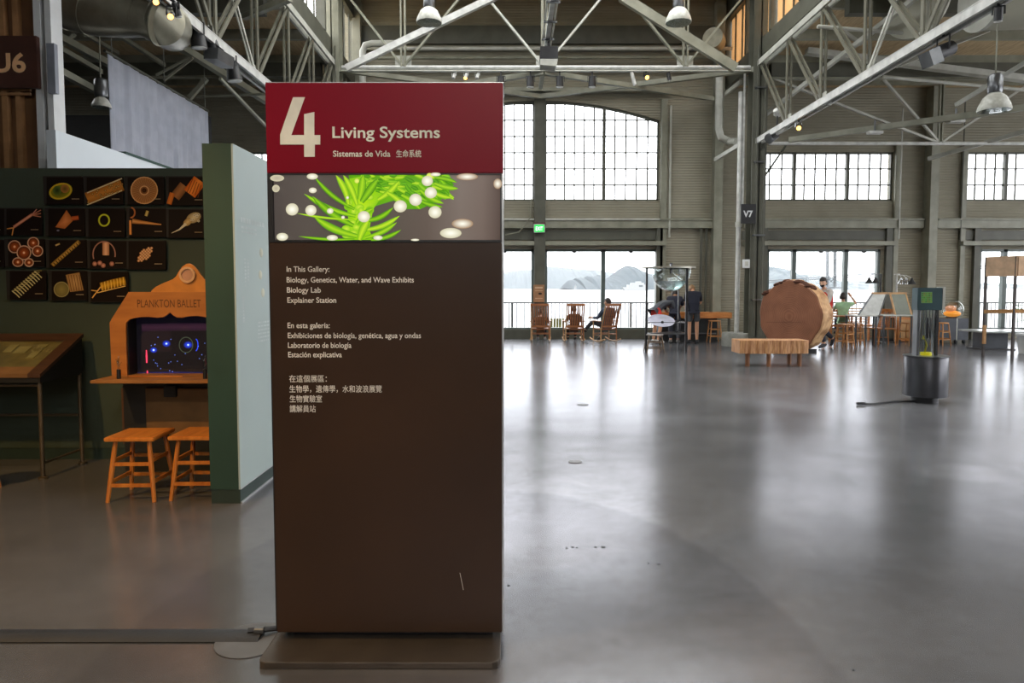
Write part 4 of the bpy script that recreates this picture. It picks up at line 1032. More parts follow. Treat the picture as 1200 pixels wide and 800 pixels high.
for (px,py,wd) in [(12,417,10),(22,424,8),(34,412,7),(40,420,6),(6,428,9)]:
    q = FL(px,py,c_fr.z+.12); q.x = min(q.x, xr_-.2-wd*.005); o = slab(q.x-wd*.005, q.x+wd*.005, 5.46+rq.random()*.12, 5.52+rq.random()*.14, -.011, -.006).build('specimen_card', mat('pale card', (150,142,96), .6), tb)
pm = mat('dull pipe', (96,84,66), .45, .5)
xlg = FL(57,558).x
for (x,y) in [(xlg,5.3),(xlg+.02,5.76),(xlg-1.5,5.3),(xlg-1.5,5.76)]:
    MB().tube([(x,y,0.004),(x,y,zb_+.01)], .016, 10).build('leg', pm, tb); MB().lathe([(0,0),(.035,0),(.035,.012),(.02,.02),(0,.02)], (x,y,0), 14).build('foot', pm, tb)
for (y,z) in [(5.3,.79-.05),(5.76,.42)]: MB().tube([(xlg-1.5,y,z),(xlg,y,z)], .011, 8).build('rail', pm, tb)
MB().tube([(xlg,5.3,.12),(xlg,5.76,.12)], .01, 8).build('rail', pm, tb)
# round pale seat cut by the left edge
t = thing('round_stool', 'round pale wooden stool cut off by the left photo edge', 'stool', (FL(-14,570).x, 4.95, 0)); x = t.location.x; y = 4.95
zz = P(0,512,4.95).z
MB().lathe([(0,zz-.05),(.14,zz-.05),(.155,zz-.04),(.155,zz+.03),(.14,zz+.04),(.12,zz+.032),(0,zz+.03)], (x,y,0), 32).build('seat', mat('pale birch', (206,150,100), .45), t)
for a in range(4): MB().tube([(x+.15*cos(a*pi/2+.8),y+.15*sin(a*pi/2+.8),0),(x+.09*cos(a*pi/2+.8),y+.09*sin(a*pi/2+.8),zz-.045)], .015, 8).build('leg', M['wood'], t)

# behind the green wall: pale sloping screen, column board U6, curtain
sw_ = thing('screen_wall', 'pale blue white wall top behind the green gallery partition', 'partition', (-4.9,7.9,0))
Ds = 7.3; xs_ = P(65,152,Ds).x; zs_ = P(65,152,Ds).z
MB().box(xs_-.1, xs_, Ds, Ds+4.2, 0, zs_-.0).build('board', mat('pale blue white paint', (206,214,220), .5, c2=(198,206,212), scale=.6), sw_)
MB().box(xs_-.1, xs_+.01, Ds+1.3, Ds+4.2, zs_, zs_+.03).build('cap', M['green_front'], sw_)
bw = thing('slatted_tower', 'brown ribbed wall tower with white corner posts and the code board', 'tower', (-5.9, 8.05, 0))
rb = mat('rusty brown ribbed board', (120,84,52), .6, c2=(92,62,38), scale=2); rbl = mat('tan rib', (170,126,84), .5)
xa_, xb_ = P(-60,100,8).x, P(40,100,8).x
MB().box(xa_, xb_, 8.02, 8.1, 0, 6).build('board', rb, bw)
for px in (-40,-24,-8,8,24): x = P(px,100,8).x; MB().box(x-.03, x+.03, 7.95, 8.02, 0, 6).build('rib', rbl, bw)
for z_ in (P(0,107,8).z, P(0,112,8).z): MB().box(xa_, xb_, 7.93, 7.95, z_-.015, z_+.015).build('strap', rbl, bw)
pw = P(44,100,7.9).x; pv = P(50,100,7.9).x; pu = P(55,100,7.9).x; pz = P(62,100,7.9).x
MB().box(pw-.02, pv, 7.9, 8.1, 0, 6).build('corner_post', M['white'], bw); MB().box(pv, pu, 7.98, 8.1, 0, 6).build('post_web', rb, bw); MB().box(pu, pz, 7.9, 8.1, 0, 6).build('corner_post', M['white'], bw)
a = P(59,110,7.86); b = P(66,52,7.86); MB().box(a.x,b.x,7.82,7.88,a.z,b.z).build('grey_box', mat('grey sheet box',(134,138,148),.5), bw)
sg = thing('code_board', 'dark brown board lettered U6 on the ribbed tower at the left edge', 'sign', (P(0,60,7.85).x, 7.88, P(0,103,7.85).z))
a = P(-45,103,7.85); b = P(43,42,7.85); MB().cbox(a.x,b.x,7.84,7.9,a.z,b.z,.005).build('plate', mat('dark brown sign', (74,44,34), .5), sg)
text('lettering', 'U6', -9, 30.5, 84, 22.5, 7.838, mat('peach lettering', (240,190,140), .5), sg, .03)
# hanging grey curtain
ct = MB(); XCu = -6.55; n = 90; D0 = 11.25; D1 = 14.9; cz1 = P(137,63,D0).z; rows = 10; vs = []; 
for j in range(rows+1):
    for i in range(n+1):
        u = i/n; y = D0+(D1-D0)*u; z = cz1-(cz1-2.3)*j/rows; dp = (.3+.7*j/rows)
        vs.append((XCu+dp*(.035*sin(u*82)+.03*sin(u*37+1)+.02*sin(u*150+2+j*.15)), y, z))
ct.add(vs, [(j*(n+1)+i, j*(n+1)+i+1, (j+1)*(n+1)+i+1, (j+1)*(n+1)+i) for j in range(rows) for i in range(n)]); ct.smooth = True
cu = thing('curtain', 'grey blue hanging curtain behind the green gallery wall', 'curtain', (XCu, 13, 2.3))
o = ct.build('cloth', mat('grey blue cloth', (176,180,192), .8, c2=(160,164,176), scale=3), cu); md = o.modifiers.new('thickness','SOLIDIFY'); md.thickness=.008
MB().tube([(XCu,D0-.05,cz1+.03),(XCu,D1+.05,cz1+.03)], .025, 8).build('rail', M['steel_dark'], cu)
for k in (11.4, 13.1, 14.8): MB().tube([(XCu,k,cz1+.03),(XCu,k,7.2)], .008, 5).build('hanger', M['steel_dark'], cu)
dk = thing('shade_backdrop', 'black drape added for the shade of the bay behind the curtain', 'backdrop', (-9.5,15.8,0))
MB().box(-15.8, -6.9, 15.7, 15.9, 0, 5.4).build('cloth', M['wall_black'], dk)  # flat black sheet added where the bay is only in shade
# duct
def dpt(x,y,D): return P(x,y,D)
dt = thing('air_duct', 'big round galvanised air duct bending across the upper left ceiling', 'duct', P(140,15,9))
MB().tube([dpt(20,-40,9),dpt(52,-14,9),dpt(72,2,9),dpt(88,9,9),dpt(108,13,9),dpt(135,15,9),dpt(168,15,9.0),dpt(180,20,9),dpt(190,25,9.05),dpt(196,29,9.35),dpt(199,33,9.9),dpt(201,36,10.8)], .3, 28).build('tube', M['galv'], dt)
for (x,y) in [(60,-8),(72,2),(82,6.5),(108,13),(168,15),(190,25)]:
    a = dpt(x-.8,y-.3,9); b = dpt(x+.8,y+.3,9); MB().tube([a,b], .312, 28).build('seam', M['galv'], dt)
for x in (110,200): q = dpt(x,14,9); MB().tube([q, (q.x,q.y,7.2)], .012, 6).build('hanger', M['steel_dark'], dt)
# ================================================================== EXHIBITS IN THE HALL
# clear cylinder exhibit ------------------------------------------------
b0 = FL(1084, 473); Dp = b0.y+.18; cx = P(1084, 450, Dp).x
cyx = thing('tube_exhibit', 'dark drum exhibit with a clear water tube and a teal label head', 'exhibit', (cx, Dp, 0))
def zz_(py): return P(1084, py, Dp).z
drum = mat('dark anodised drum', (84,84,88), .3, .6, c2=(70,70,74), scale=2)
MB().lathe([(0,0),(.16,0),(.16,.09),(0,.09)], (cx,Dp,0), 32).build('base_ring', M['black_metal'], cyx)
r_ = .26; zd = zz_(417)
MB().lathe([(0,.08),(r_-.01,.08),(r_,.09),(r_,zd-.02),(r_-.01,zd),(0,zd)], (cx,Dp,0), 48).build('drum', drum, cyx)
MB().lathe([(0,zd),(r_+.01,zd),(r_+.01,zd+.012),(0,zd+.012)], (cx,Dp,0), 48).build('drum_lid', M['grey_metal'], cyx)
x0, x1 = P(1073,400,Dp).x, P(1095,400,Dp).x
for x in (x0-.0, x1+.0): MB().box(x-.016, x+.016, Dp-.05, Dp+.05, zd, zz_(337)).build('upright', M['black_metal'] if x > cx else M['grey_metal'], cyx)
MB().lathe([(.085,zd+.02),(.085,zz_(362))], (cx,Dp,0), 32, closed=True).build('clear_tube', M['clear'], cyx)
for px in (1079,1082.5,1086,1090): x = P(px,400,Dp).x; MB().tube([(x,Dp+.03,zd+.02),(x,Dp+.03,zz_(362))], .009, 8).build('rod', M['chrome'], cyx)  # bright rods added to imitate the silvery reflections inside the clear tube
MB().cyl((cx,Dp,zd+.012),(cx,Dp,zd+.05),.066,.066,24).build('light_puck', mat('glowing yellow green puck',(190,180,20),.4,emit=(200,190,10),estr=.5), cyx)
fl_ = MB(); fl_.tube([(cx-.02,Dp,zd+.05),(cx+.0,Dp-.01,zd+.15),(cx-.03,Dp,zd+.24)], [.012,.01,.004], 8); fl_.tube([(cx-.06,Dp-.02,zd+.22),(cx-.05,Dp-.02,zd+.27)], .012, 8)
fl_.build('flakes', mat('yellow flakes',(210,200,30),.5), cyx)
hx0_, hx1_ = P(1072,350,Dp).x, P(1104,350,Dp).x
MB().cbox(hx0_, hx1_-.035, Dp-.07, Dp+.07, zz_(363), zz_(337), .006).build('label_head', mat('dark teal label head',(40,72,78),.4), cyx)
MB().box(hx1_-.035, hx1_, Dp-.07, Dp+.07, zz_(363), zz_(336)).build('head_edge', M['steel_light'], cyx)
A = Art(Dp-.0712); rq = random.Random(2)
A.rect(1079.5,342,1092.5,355,(120,170,110))
for i in range(6):
    for j in range(5): A.rect(1080.5+i*2,343+j*2.4,1081.8+i*2,344.6+j*2.4,(70+rq.randint(0,80),120+rq.randint(0,60),60))
A.build('label_print', PRINT, cyx)
ca = thing('floor_cable', 'thin black cable on the floor running to the drum exhibit', 'cable', (0,0,0))
q0 = FL(1006,474.5); q1 = FL(1064,471); ca.location = q0
MB().tube([(q0.x,q0.y,.012),(q0.x+.2,q0.y+.02,.012),(q1.x-.2,q1.y-.03,.012),(q1.x+.1,q1.y,.012)], .011, 8).build('cable', M['black_metal'], ca)
MB().tube([(q0.x-.02,q0.y,.02),(q0.x+.09,q0.y+.01,.02)], .018, 8).build('plug', M['rubber'], ca)

# giant log slice ---------------------------------------------------------
def log_slice():
    Dl = 15.9; c = P(931, 369, Dl); Rr = .81; th = .42
    rx = R(-56)                       # the cut face looks a little to the left of the viewer
    t = thing('log_slice', 'huge upright red brown slice of a log with a pale bark side', 'log', (c.x, c.y, 0))
    rg = random.Random(7); n = 56; ax = V((sin(rx), -cos(rx), 0)); u = V((cos(rx), sin(rx), 0)); w_ = V((0,0,1))
    def rad(a): return Rr*(1+.02*sin(3*a+.6)+.015*sin(7*a+2)+.012*sin(13*a)+(.05*math.exp(-((a-1.45)/.3)**2)))
    cz = .84
    cc = V((c.x, c.y, cz))
    rings = [0, .2, .45, .72, .97, 1.0]
    vs = []; fs = []
    for k in rings:
        for i in range(n):
            a = 2*pi*i/n; r = rad(a)*k*(1 if k < 1 else 1); vs.append(cc+ax*(th/2-(0 if k<1 else .02))+u*(r*cos(a))+w_*(r*sin(a)))
    for j in range(len(rings)-1):
        for i in range(n): fs.append((j*n+i, j*n+(i+1)%n, (j+1)*n+(i+1)%n, (j+1)*n+i))
    face = MB().add(vs, fs)
    m = mat('red brown end grain', (138,88,62), .5, c2=(112,68,46), scale=3)
    nn = m.node_tree.nodes; ll = m.node_tree.links
    wv = nn.new('ShaderNodeTexWave'); wv.wave_type = 'RINGS'; wv.rings_direction = 'SPHERICAL'; wv.inputs['Scale'].default_value = 9; wv.inputs['Distortion'].default_value = 2.5; wv.inputs['Detail'].default_value = 3
    co = nn.new('ShaderNodeTexCoord'); mp = nn.new('ShaderNodeMapping'); mp.inputs['Location'].default_value = (0,0,-cz); ll.new(co.outputs['Object'], mp.inputs[0]); ll.new(mp.outputs[0], wv.inputs[0])
    mx = nn.new('ShaderNodeMix'); mx.data_type = 'RGBA'; mx.inputs[0].default_value = .22; old = nn['Principled BSDF'].inputs['Base Color'].links[0].from_socket
    r = nn.new('ShaderNodeValToRGB'); r.color_ramp.elements[0].color = L((124,76,52)); r.color_ramp.elements[1].color = L((182,126,92)); ll.new(wv.outputs[0], r.inputs[0])
    ll.new(old, mx.inputs[6]); ll.new(r.outputs[0], mx.inputs[7]); ll.new(mx.outputs[2], nn['Principled BSDF'].inputs['Base Color'])
    face.build('cut_face', m, t)
    vs = []; fs = []; steps = 7
    for j in range(steps+1):
        for i in range(n):
            a = 2*pi*i/n; r = rad(a)*(1+rg.uniform(-.008,.008)+(.012 if 0<j<steps else -.01)); vs.append(cc+ax*(th/2-.02-(th-.02)*j/steps)+u*(r*cos(a))+w_*(r*sin(a)))
    for j in range(steps):
        for i in range(n): fs.append((j*n+i, j*n+(i+1)%n, (j+1)*n+(i+1)%n, (j+1)*n+i))
    fs.append(tuple(steps*n+i for i in range(n)))
    MB().add(vs, fs).build('side_wood', mat('pale outer wood', (224,182,134), .6, c2=(172,122,80), scale=5, bump=.5, bscale=9), t)
    bk = MB()
    for i in range(26):
        a = rg.uniform(.9, 2.6); r = rad(a)+.0; q = cc+ax*(th/2-rg.uniform(.02,.16))+u*(r*cos(a))+w_*(r*sin(a)); bk.sphere(q, rg.uniform(.05,.09), 8, 6, (1.2,1,.6))
    bk.build('bark', mat('dark rough bark', (92,56,40), .9, bump=.8, bscale=20), t)
    MB().box(c.x-.45, c.x+.45, c.y-.2, c.y+.22, 0, .09).build('cradle', M['black_metal'], t)
    MB().bar(cc+ax*(th/2+.002)+u*-.6+w_*-.16, cc+ax*(th/2+.002)+u*.3+w_*-.13, .01, .004).build('crack', mat('dark crack',(60,34,22),.9), t)
log_slice()
# slab bench --------------------------------------------------------------
fb_ = FL(905, 430); Db = fb_.y
t = thing('slab_bench', 'low bench made of a thick pale log slab on short wooden legs', 'bench', (P(908,415,Db+.2).x, Db+.3, 0))
xa, xb_ = P(868,405,Db).x, P(949,405,Db).x; n = 26; rg = random.Random(9)
zt0 = P(908,399,Db).z; zt1 = P(908,414.5,Db).z
front = [(xa+(xb_-xa)*i/n, Db-.0+.05*(1-sin(pi*i/n))+rg.uniform(-.014,.014)) for i in range(n+1)]
back = [(xb_-(xb_-xa)*i/8, Db+.52+rg.uniform(-.02,.02)) for i in range(9)]
pl = front+back
MB().prism(pl, zt1, zt0, 'xy').build('slab', mat('split pale log', (208,156,106), .55, c2=(150,98,60), scale=5, stretch=(6,6,1), bump=.4, bscale=14), t, bevel=.012)
for (px, dy) in [(877,.12),(902,.03),(938,.1),(926,.44)]: x = P(px,420,Db+dy).x; MB().tube([(x,Db+dy+.05,0),(x,Db+dy+.05,zt1+.02)], .045, 8).build('leg', mat('leg wood',(150,98,60),.5) if 'leg wood' not in bpy.data.materials else bpy.data.materials['leg wood'], t)

# glass bowl stand ---------------------------------------------------------
Dz = FL(804, 413).y+.0; xl_ = P(757.5,360,Dz).x; xr2 = P(804.5,360,Dz).x; xrr = P(795,360,Dz+.75).x; dr = Dz+.75
t = thing('bowl_stand', 'tall black three legged stand holding a clear glass wave bowl', 'exhibit', ((xl_+xr2)/2, Dz+.3, 0))
ztp = P(780,314,Dz).z
for (x, y, w_) in [(xl_,Dz,.045),(xr2,Dz,.05),(xrr,dr,.03)]: MB().box(x-w_/2,x+w_/2,y-w_/2,y+w_/2,0,ztp).build('leg', M['black_metal'] if w_>.04 else M['grey_metal'], t)
cxb = (xl_+xr2)/2+.17; cyb = Dz+.32
MB().lathe([(.40,ztp),(.62,ztp),(.62,ztp+.035),(.40,ztp+.035)], (cxb-.06,cyb,0), 40, 'z', True).build('top_ring', mat('brushed ring',(176,172,160),.35,.4), t)
for z in (P(780,378,Dz).z, P(780,391,Dz).z):
    MB().bar((xl_,Dz,z),(xr2,Dz,z),.03).build('rail', M['grey_metal'], t); MB().bar((xr2,Dz,z),(xrr,dr,z+.0),.03,.03).build('rail', M['chrome'], t); MB().bar((xl_,Dz,z),(xrr,dr,z),.03).build('rail', M['grey_metal'], t)
# bowl: a hemisphere of glass with water in it
prof = [(.46*sin(a), -.54*cos(a)) for a in [pi/2*i/10 for i in range(11)]]
MB().lathe([(r, ztp+z) for r, z in prof]+[(r*.97, ztp+z*.97+.0) for r, z in reversed(prof)], (cxb,cyb,0), 40).build('bowl', M['clear'], t)
wt = bpy.data.materials.new('water'); wt.use_nodes = True; bb = wt.node_tree.nodes['Principled BSDF']; bb.inputs['Base Color'].default_value = (.75,.88,.86,1); bb.inputs['Roughness'].default_value = .05; bb.inputs['Transmission Weight'].default_value = .85; bb.inputs['IOR'].default_value = 1.33
wp = [(.445*sin(a), -.525*cos(a)) for a in [pi/2*i/10*.62 for i in range(11)]]
rr3 = wp[-1][0]; zz3 = wp[-1][1]
MB().lathe([(r, ztp+z) for r, z in wp]+[(rr3*.6, ztp+zz3-.03), (rr3*.25, ztp+zz3-.05), (0.0, ztp+zz3-.05)], (cxb,cyb,0), 40).build('water', wt, t)
q = MB(); q.tube([(cxb,cyb,ztp-.12),(cxb,cyb,ztp+.13)], .035, 12); q.build('spindle', M['black_metal'], t); MB().tube([(cxb-.03,cyb-.05,ztp),(cxb-.03,cyb-.05,ztp+.1)], .012, 8).build('spindle_clip', M['chrome'], t)
MB().bar((cxb-.45,cyb,ztp+.02),(cxb+.5,cyb,ztp+.02),.05,.02).build('crossbar', M['steel_light'], t)
# tilted white mirror dish on the rail
q = P(776,376,Dz); nn_ = V((0,-.42,.9)).normalized(); qq = V((q.x, Dz+.1, q.z)); MB().tube([qq-nn_*.02, qq, qq+nn_*.012], [.2,.3,.31], 32).build('dish', mat('pale lilac dish',(206,206,222),.25), t)
MB().sphere(qq+V((0,-.12,-.03)), .035, 12, 8).build('dish_knob', M['black'], t)

hw = mat('hall stool wood', (196,138,80), .45, c2=(166,110,60), scale=4)
proto = stool('round_stool', 'round topped wooden stool in front of the dark counter', hw, .6, .34, .05, 'round', 'wooden stools around the hall')
qa = FL(837, 400.5); proto.location = (qa.x, qa.y, 0)
gs = stool('metal_stool', 'round stool with pale seat and brown legs under the glass bowl stand', mat('brown metal legs',(104,82,58),.4), .43, .42, .06, 'round', None, mat('pale seat',(196,188,180),.4))
qa = FL(769, 414); gs.location = (qa.x, qa.y+.25, 0)
# dark counter with a wooden top
Dq = 19.0
t = thing('counter', 'long dark counter with a honey wooden top against the far wall', 'counter', (P(815,395,Dq).x, Dq+.25, 0))
xa, xb_ = P(772,370,Dq).x, P(858,370,Dq).x; za, zb2 = P(800,373,Dq).z, P(800,366,Dq).z
MB().cbox(xa, xb_, Dq, Dq+.55, za, zb2, .01).build('top', M['wood'], t); MB().box(xa+.05, P(842,370,Dq).x, Dq+.12, Dq+.5, 0, za).build('body', mat('near black counter front',(38,40,40),.5), t)
MB().tube([(xa+.1,Dq+.05,.22),(P(840,380,Dq).x,Dq+.05,.22)], .02, 8).build('foot_rail', M['grey_metal'], t)
for px in (856,): x = P(px,380,Dq).x; MB().box(x-.03,x+.03,Dq+.1,Dq+.16,0,za).build('leg', M['steel_dark'], t)
# information board on the middle pillar
t = thing('notice_board', 'small framed wooden notice board fixed to the middle pillar', 'board', (CXN, 19.74, 1.0))
a = P(625,354,19.7); b = P(638,333.5,19.7); MB().cbox(a.x,b.x,19.7,19.77,a.z,b.z,.005).build('panel', mat('tan board',(172,126,88),.6), t)
A = Art(19.697); A.rect(627,336,636,338,(210,180,150)); A.rect(627,340,636,341,(196,160,128)); A.disc(633,344,2.2,1.2,(40,36,34),(60,50,44)); A.rect(627,349,636,350,(206,170,140)); A.build('print', PRINT, t)
# EXIT sign
t = thing('exit_sign', 'small lit green EXIT sign on the middle pillar', 'sign', (CXN, 19.7, 3.1))
a = P(625.5,272.5,19.68); b = P(638.5,262.5,19.68)
MB().cbox(a.x,b.x,19.66,19.72,a.z,b.z,.006).build('housing', M['white_metal'], t)
ge = mat('lit green face',(40,200,80),.4,emit=(40,214,90),estr=.8)
MB().box(a.x+.02,b.x-.02,19.652,19.662,a.z+.02,b.z-.02).build('lit_face', ge, t)
text('lettering','EXIT',627.8,636.2,270,4.8,19.65,mat('lit white letters',(240,255,240),.5,emit=(230,255,235),estr=1.0),t,.02)
MB().box(a.x-.02,b.x+.02,19.68,19.78,b.z+.01,b.z+.05).build('bracket', mat('maroon bracket',(96,52,56),.5), t)
MB().bar((CXN,19.7,b.z+.04),(CXN,19.79,b.z+.04),.05).build('arm', M['grey_metal'], t)

# ---- chairs, tables, easels on the right ------------------------------------
def rocker(name, label, m, pale, group):
    """rocking chair facing +Y; slat back, arms, curved rockers"""
    t = thing(name, label, 'rocking chair', (0,0,0), 0, group); w2 = .27
    for s_ in (-1,1):
        MB().tube([(s_*w2,-.42,.1),(s_*w2,-.22,.035),(s_*w2,0,.018),(s_*w2,.22,.035),(s_*w2,.42,.1)], .02, 8).build('rocker', pale, t)
        MB().tube([(s_*w2,.22,.04),(s_*w2,.22,.36),(s_*(w2+.02),.2,.62)], .019, 8).build('front_post', pale, t)
        MB().tube([(s_*w2,-.2,.04),(s_*(w2-.01),-.2,.38),(s_*(w2-.02),-.32,.78),(s_*(w2-.02),-.44,1.1)], .02, 8).build('back_post', pale if s_ < 0 else m, t)
        MB().add([], []) ; MB().cbox(s_*w2-.04,s_*w2+.04,-.28,.3,.6,.625,.008).build('armrest', m, t)
        MB().bar((s_*w2,-.2,.2),(s_*w2,.22,.2),.02).build('side_rung', m, t)
    MB().cbox(-.27,.27,-.22,.26,.36,.4,.01).build('seat', m, t)
    MB().bar((-w2,.22,.24),(w2,.22,.24),.022).build('front_rung', m, t); MB().bar((-w2,-.2,.24),(w2,-.2,.24),.022).build('back_rung', m, t)
    MB().bar((-.27,-.445,1.1),(.27,-.445,1.1),.03,.07).build('top_rail', m, t); MB().bar((-.25,-.245,.46),(.25,-.245,.46),.025,.06).build('lower_rail', m, t)
    for i in range(7): x = -.195+.065*i; MB().bar((x,-.245,.46),(x,-.44,1.08),.034,.014,(0,1,0)).build('back_slat', m, t)
    return t
CH = [(633.5,398,R(-6),'red brown rocking chair in front of the middle pillar, leftmost of three'),(672,397,R(3),'dark red rocking chair between the other two, seen square from behind'),
      (709,397,R(24),'brown rocking chair turned a little left, rightmost of the three')]
rc = rocker('rocking_chair', CH[0][3], M['chair_wood'], M['chair_wood_pale'], 'rocking chairs facing the bay')
chair_pos = []
for i, (px, py, rz, lb) in enumerate(CH):
    q = FL(px, 400.0); loc = (q.x, q.y, 0); chair_pos.append((loc, rz))
    if i == 0: rc.location = loc; rc.rotation_euler.z = rz; rc.scale = (.94,.94,.94)
    else: dup(rc, loc, rz, lb, sc=.94)

# drafting tables / easels with lamps
sheet = mat('pale table sheet', (206,206,200), .4); ply3 = mat('light ply edge', (202,156,104), .5)
def easel(name, label, px, py, dark=False, wpx=44):
    q = FL(px, py); D = q.y; t = thing(name, label, 'easel', (q.x, D+.2, 0)); k = D/FPX; wd = wpx*k/2; h = .78
    for sx in (-1,1):
        for y in (D, D+.5): MB().bar((q.x+sx*wd*.9,y,0),(q.x+sx*wd*.9,y,h),.035).build('leg', M['black_metal'], t)
    MB().cbox(q.x-wd, q.x+wd, D-.03, D+.53, h, h+.03, .005).build('table_top', sheet, t)
    e0 = h+.03; yb, yt = D+.12, D+.36; fr = MB()
    bx0, bx1, tx0, tx1 = (1006,1030,1023,1038.5) if not dark else (1049,1068,1043,1061)
    def ez(x, y, Y): v = P(x, y, Y); return v
    e1 = P(px, 343.5, yt).z
    L0 = V((P(bx0,369,yb).x, yb, e0)); R0 = V((P(bx1,369,yb).x, yb, e0)); L1 = V((P(tx0,343,yt).x, yt, e1)); R1 = V((P(tx1,343,yt).x, yt, e1))
    fr.bar(L0, L1, .04, .03); fr.bar(R0, R1, .04, .03); fr.build('easel_frame', ply3 if dark else M['grey_metal'], t)
    MB().bar(L1+V((-.03,0,0)), R1+V((.03,0,0)), .05, .05).build('top_bar', ply3, t)
    n_ = V((0,-.012,.0)); MB().add([L0+n_,R0+n_,R1+n_,L1+n_,L0-n_,R0-n_,R1-n_,L1-n_], [(0,1,2,3),(7,6,5,4),(0,4,5,1),(1,5,6,2),(2,6,7,3),(3,7,4,0)]).build('drawing_board', mat('pale grey board',(198,200,196),.3) if not dark else mat('dark green mirror board',(84,88,76),.2,.3), t)
    return t
easel('drawing_table', 'black legged table with a leaning pale board below twin black lamps', 1014, 407, False, 26)
easel('drawing_table', 'black legged table with a wood framed tilted dark board below three striped lamps', 1051, 406, True, 36)
def lampstand(label, px, py, tops, m2):
    q = P(px, py, 18.6); t = thing('arm_lamp', label, 'lamp', (q.x, 18.6, 0))
    MB().tube([(q.x,18.6,0),(q.x,18.6,P(px,tops,18.6).z)], .022, 8).build('stand', m2, t); MB().lathe([(0,0),(.16,0),(.16,.02),(.03,.035),(0,.035)], (q.x,18.6,0), 20).build('foot', M['black_metal'], t)
    return t, q.x, P(px,tops,18.6).z
def bell(t, x, y, z, m):
    MB().lathe([(.025,.17),(.035,.13),(.05,.1),(.1,.02),(.105,0),(.095,0),(.045,.09)], (x,y,z), 20, 'z', True).build('lamp_shade', m, t); MB().sphere((x,y,z+.04),.03,10,8).build('bulb', M['white_metal'], t)
t, x, z = lampstand('slim black lamp stand with two black bell shades by the far window', 1032, 330, 321, M['black_metal'])
for dx in (-.27, -.08-.32+.27): pass
xs2 = [P(1018.5,328,18.6).x, P(1026,328,18.6).x]; zl = P(1020,332,18.6).z
for x2 in xs2: bell(t, x2, 18.6, zl, M['black_metal']); MB().tube([(x2,18.6,zl+.16),(x2+.05,18.6,zl+.24),(x,18.6,z)], .01, 6).build('arm', M['grey_metal'], t)
t, x, z = lampstand('pale lamp stand with three striped bell shades over the tilted dark board', 1051, 330, 322, M['white_metal'])
for i, px in enumerate((1056.5, 1060, 1063.5)): x2 = P(px,328,18.6).x; bell(t, x2, 18.6-.1*i, P(px,333,18.6).z, M['chrome'] if i < 2 else M['black_metal']); MB().tube([(x2,18.6-.1*i,P(px,333,18.6).z+.16),(x2-.05,18.6,z-.01),(x,18.6,z)], .01, 6).build('arm', M['white_metal'], t)
MB().cyl((x,18.6,z),(x,18.6,z+.03),.07,.07,14).build('cap', M['white_metal'], t)
# table the green shirted visitor sits at, with bench and slatted rail
Dt = 17.9
t = thing('long_table', 'thin brown topped table beside the green shirted visitor', 'table', (P(992,370,Dt).x, Dt+.3, 0))
a = P(972,370,Dt); b = P(1014,367,Dt); MB().cbox(a.x, b.x, Dt, Dt+.6, a.z-.03, a.z, .006).build('table_top', M['chair_wood'], t)
for x in (a.x+.08, b.x-.08):
    for y in (Dt+.06, Dt+.54): MB().bar((x,y,0),(x,y,a.z-.03),.04).build('leg', M['wood'], t)
Dn = 18.9
t = thing('slat_bench', 'low wooden bench with a pale slatted back behind the round stools', 'bench', (P(992,385,Dn).x, Dn+.2, 0))
xa, xb_ = P(972,380,Dn).x, P(1028,380,Dn).x
MB().cbox(xa, xb_, Dn, Dn+.4, .42, .47, .006).build('seat', M['wood'], t)
for i in range(6): z = .52+i*.075; MB().box(xa, xb_, Dn+.4, Dn+.42, z, z+.03).build('back_slat', M['chair_wood_pale'], t)
for x in (xa+.03, (xa+xb_)/2, xb_-.03): MB().box(x-.02,x+.02,Dn+.36,Dn+.42,0,.98).build('upright', M['wood'], t); MB().box(x-.02,x+.02,Dn+.03,Dn+.07,0,.42).build('leg', M['wood'], t)
# wooden chairs
def chair(name, label, m, group=None):
    t = thing(name, label, 'chair', (0,0,0), 0, group)
    MB().cbox(-.21,.21,-.2,.22,.42,.45,.008).build('seat', m, t)
    for sx in (-1,1):
        MB().tube([(sx*.2,.2,0),(sx*.18,.18,.43)], .016, 8).build('leg', m, t)
        MB().tube([(sx*.19,-.22,0),(sx*.18,-.19,.43),(sx*.17,-.25,.72),(sx*.165,-.3,.92)], .016, 8).build('rear_post', m, t)
        MB().bar((sx*.19,-.19,.2),(sx*.19,.18,.2),.016).build('stretcher', m, t)
    MB().bar((-.17,-.29,.9),(.17,-.29,.9),.02,.08).build('top_rail', m, t)
    for i in range(4): x = -.11+.073*i; MB().bar((x,-.2,.46),(x,-.285,.88),.02,.012).build('back_spindle', m, t)
    return t
ch = chair('wooden_chair', 'honey wooden chair beneath the tilted dark board', M['wood'], 'wooden chairs at the drawing tables')
q = FL(1043, 405); ch.location = (q.x, q.y+.15, 0); ch.rotation_euler.z = R(150)
q = FL(1030, 404); dup(ch, (q.x, q.y+.15, 0), R(100), 'honey wooden chair seen side on between the two drawing tables')
q = FL(1001, 403); dup(ch, (q.x, q.y+.3, 0), R(-170), 'wooden chair behind the round topped stools near the slatted bench')
for (px, py, lb) in [(992,408,'wooden stool left of a pair in front of the slatted bench'),(1004,406,'wooden stool right of a pair in front of the slatted bench'),(1105,405,'wooden stool partly hidden right of the tube exhibit'),(1066,405,'wooden stool just left of the tube exhibit')]:
    q = FL(px, py); dup(proto, (q.x, q.y+.1, 0), R(px % 40), lb)
t = thing('ply_cabinet', 'plain plywood box cabinet behind the tilted dark board table', 'cabinet', (P(1062,380,18.9).x, 19.1, 0))
a = P(1052,396,18.9); b = P(1073,372,18.9); MB().cbox(a.x,b.x,18.9,19.4,0.02,b.z,.006).build('body', M['wood'], t); MB().box(a.x+.05,b.x-.05,18.89,18.905,.1,b.z-.06).build('door', ply3, t)
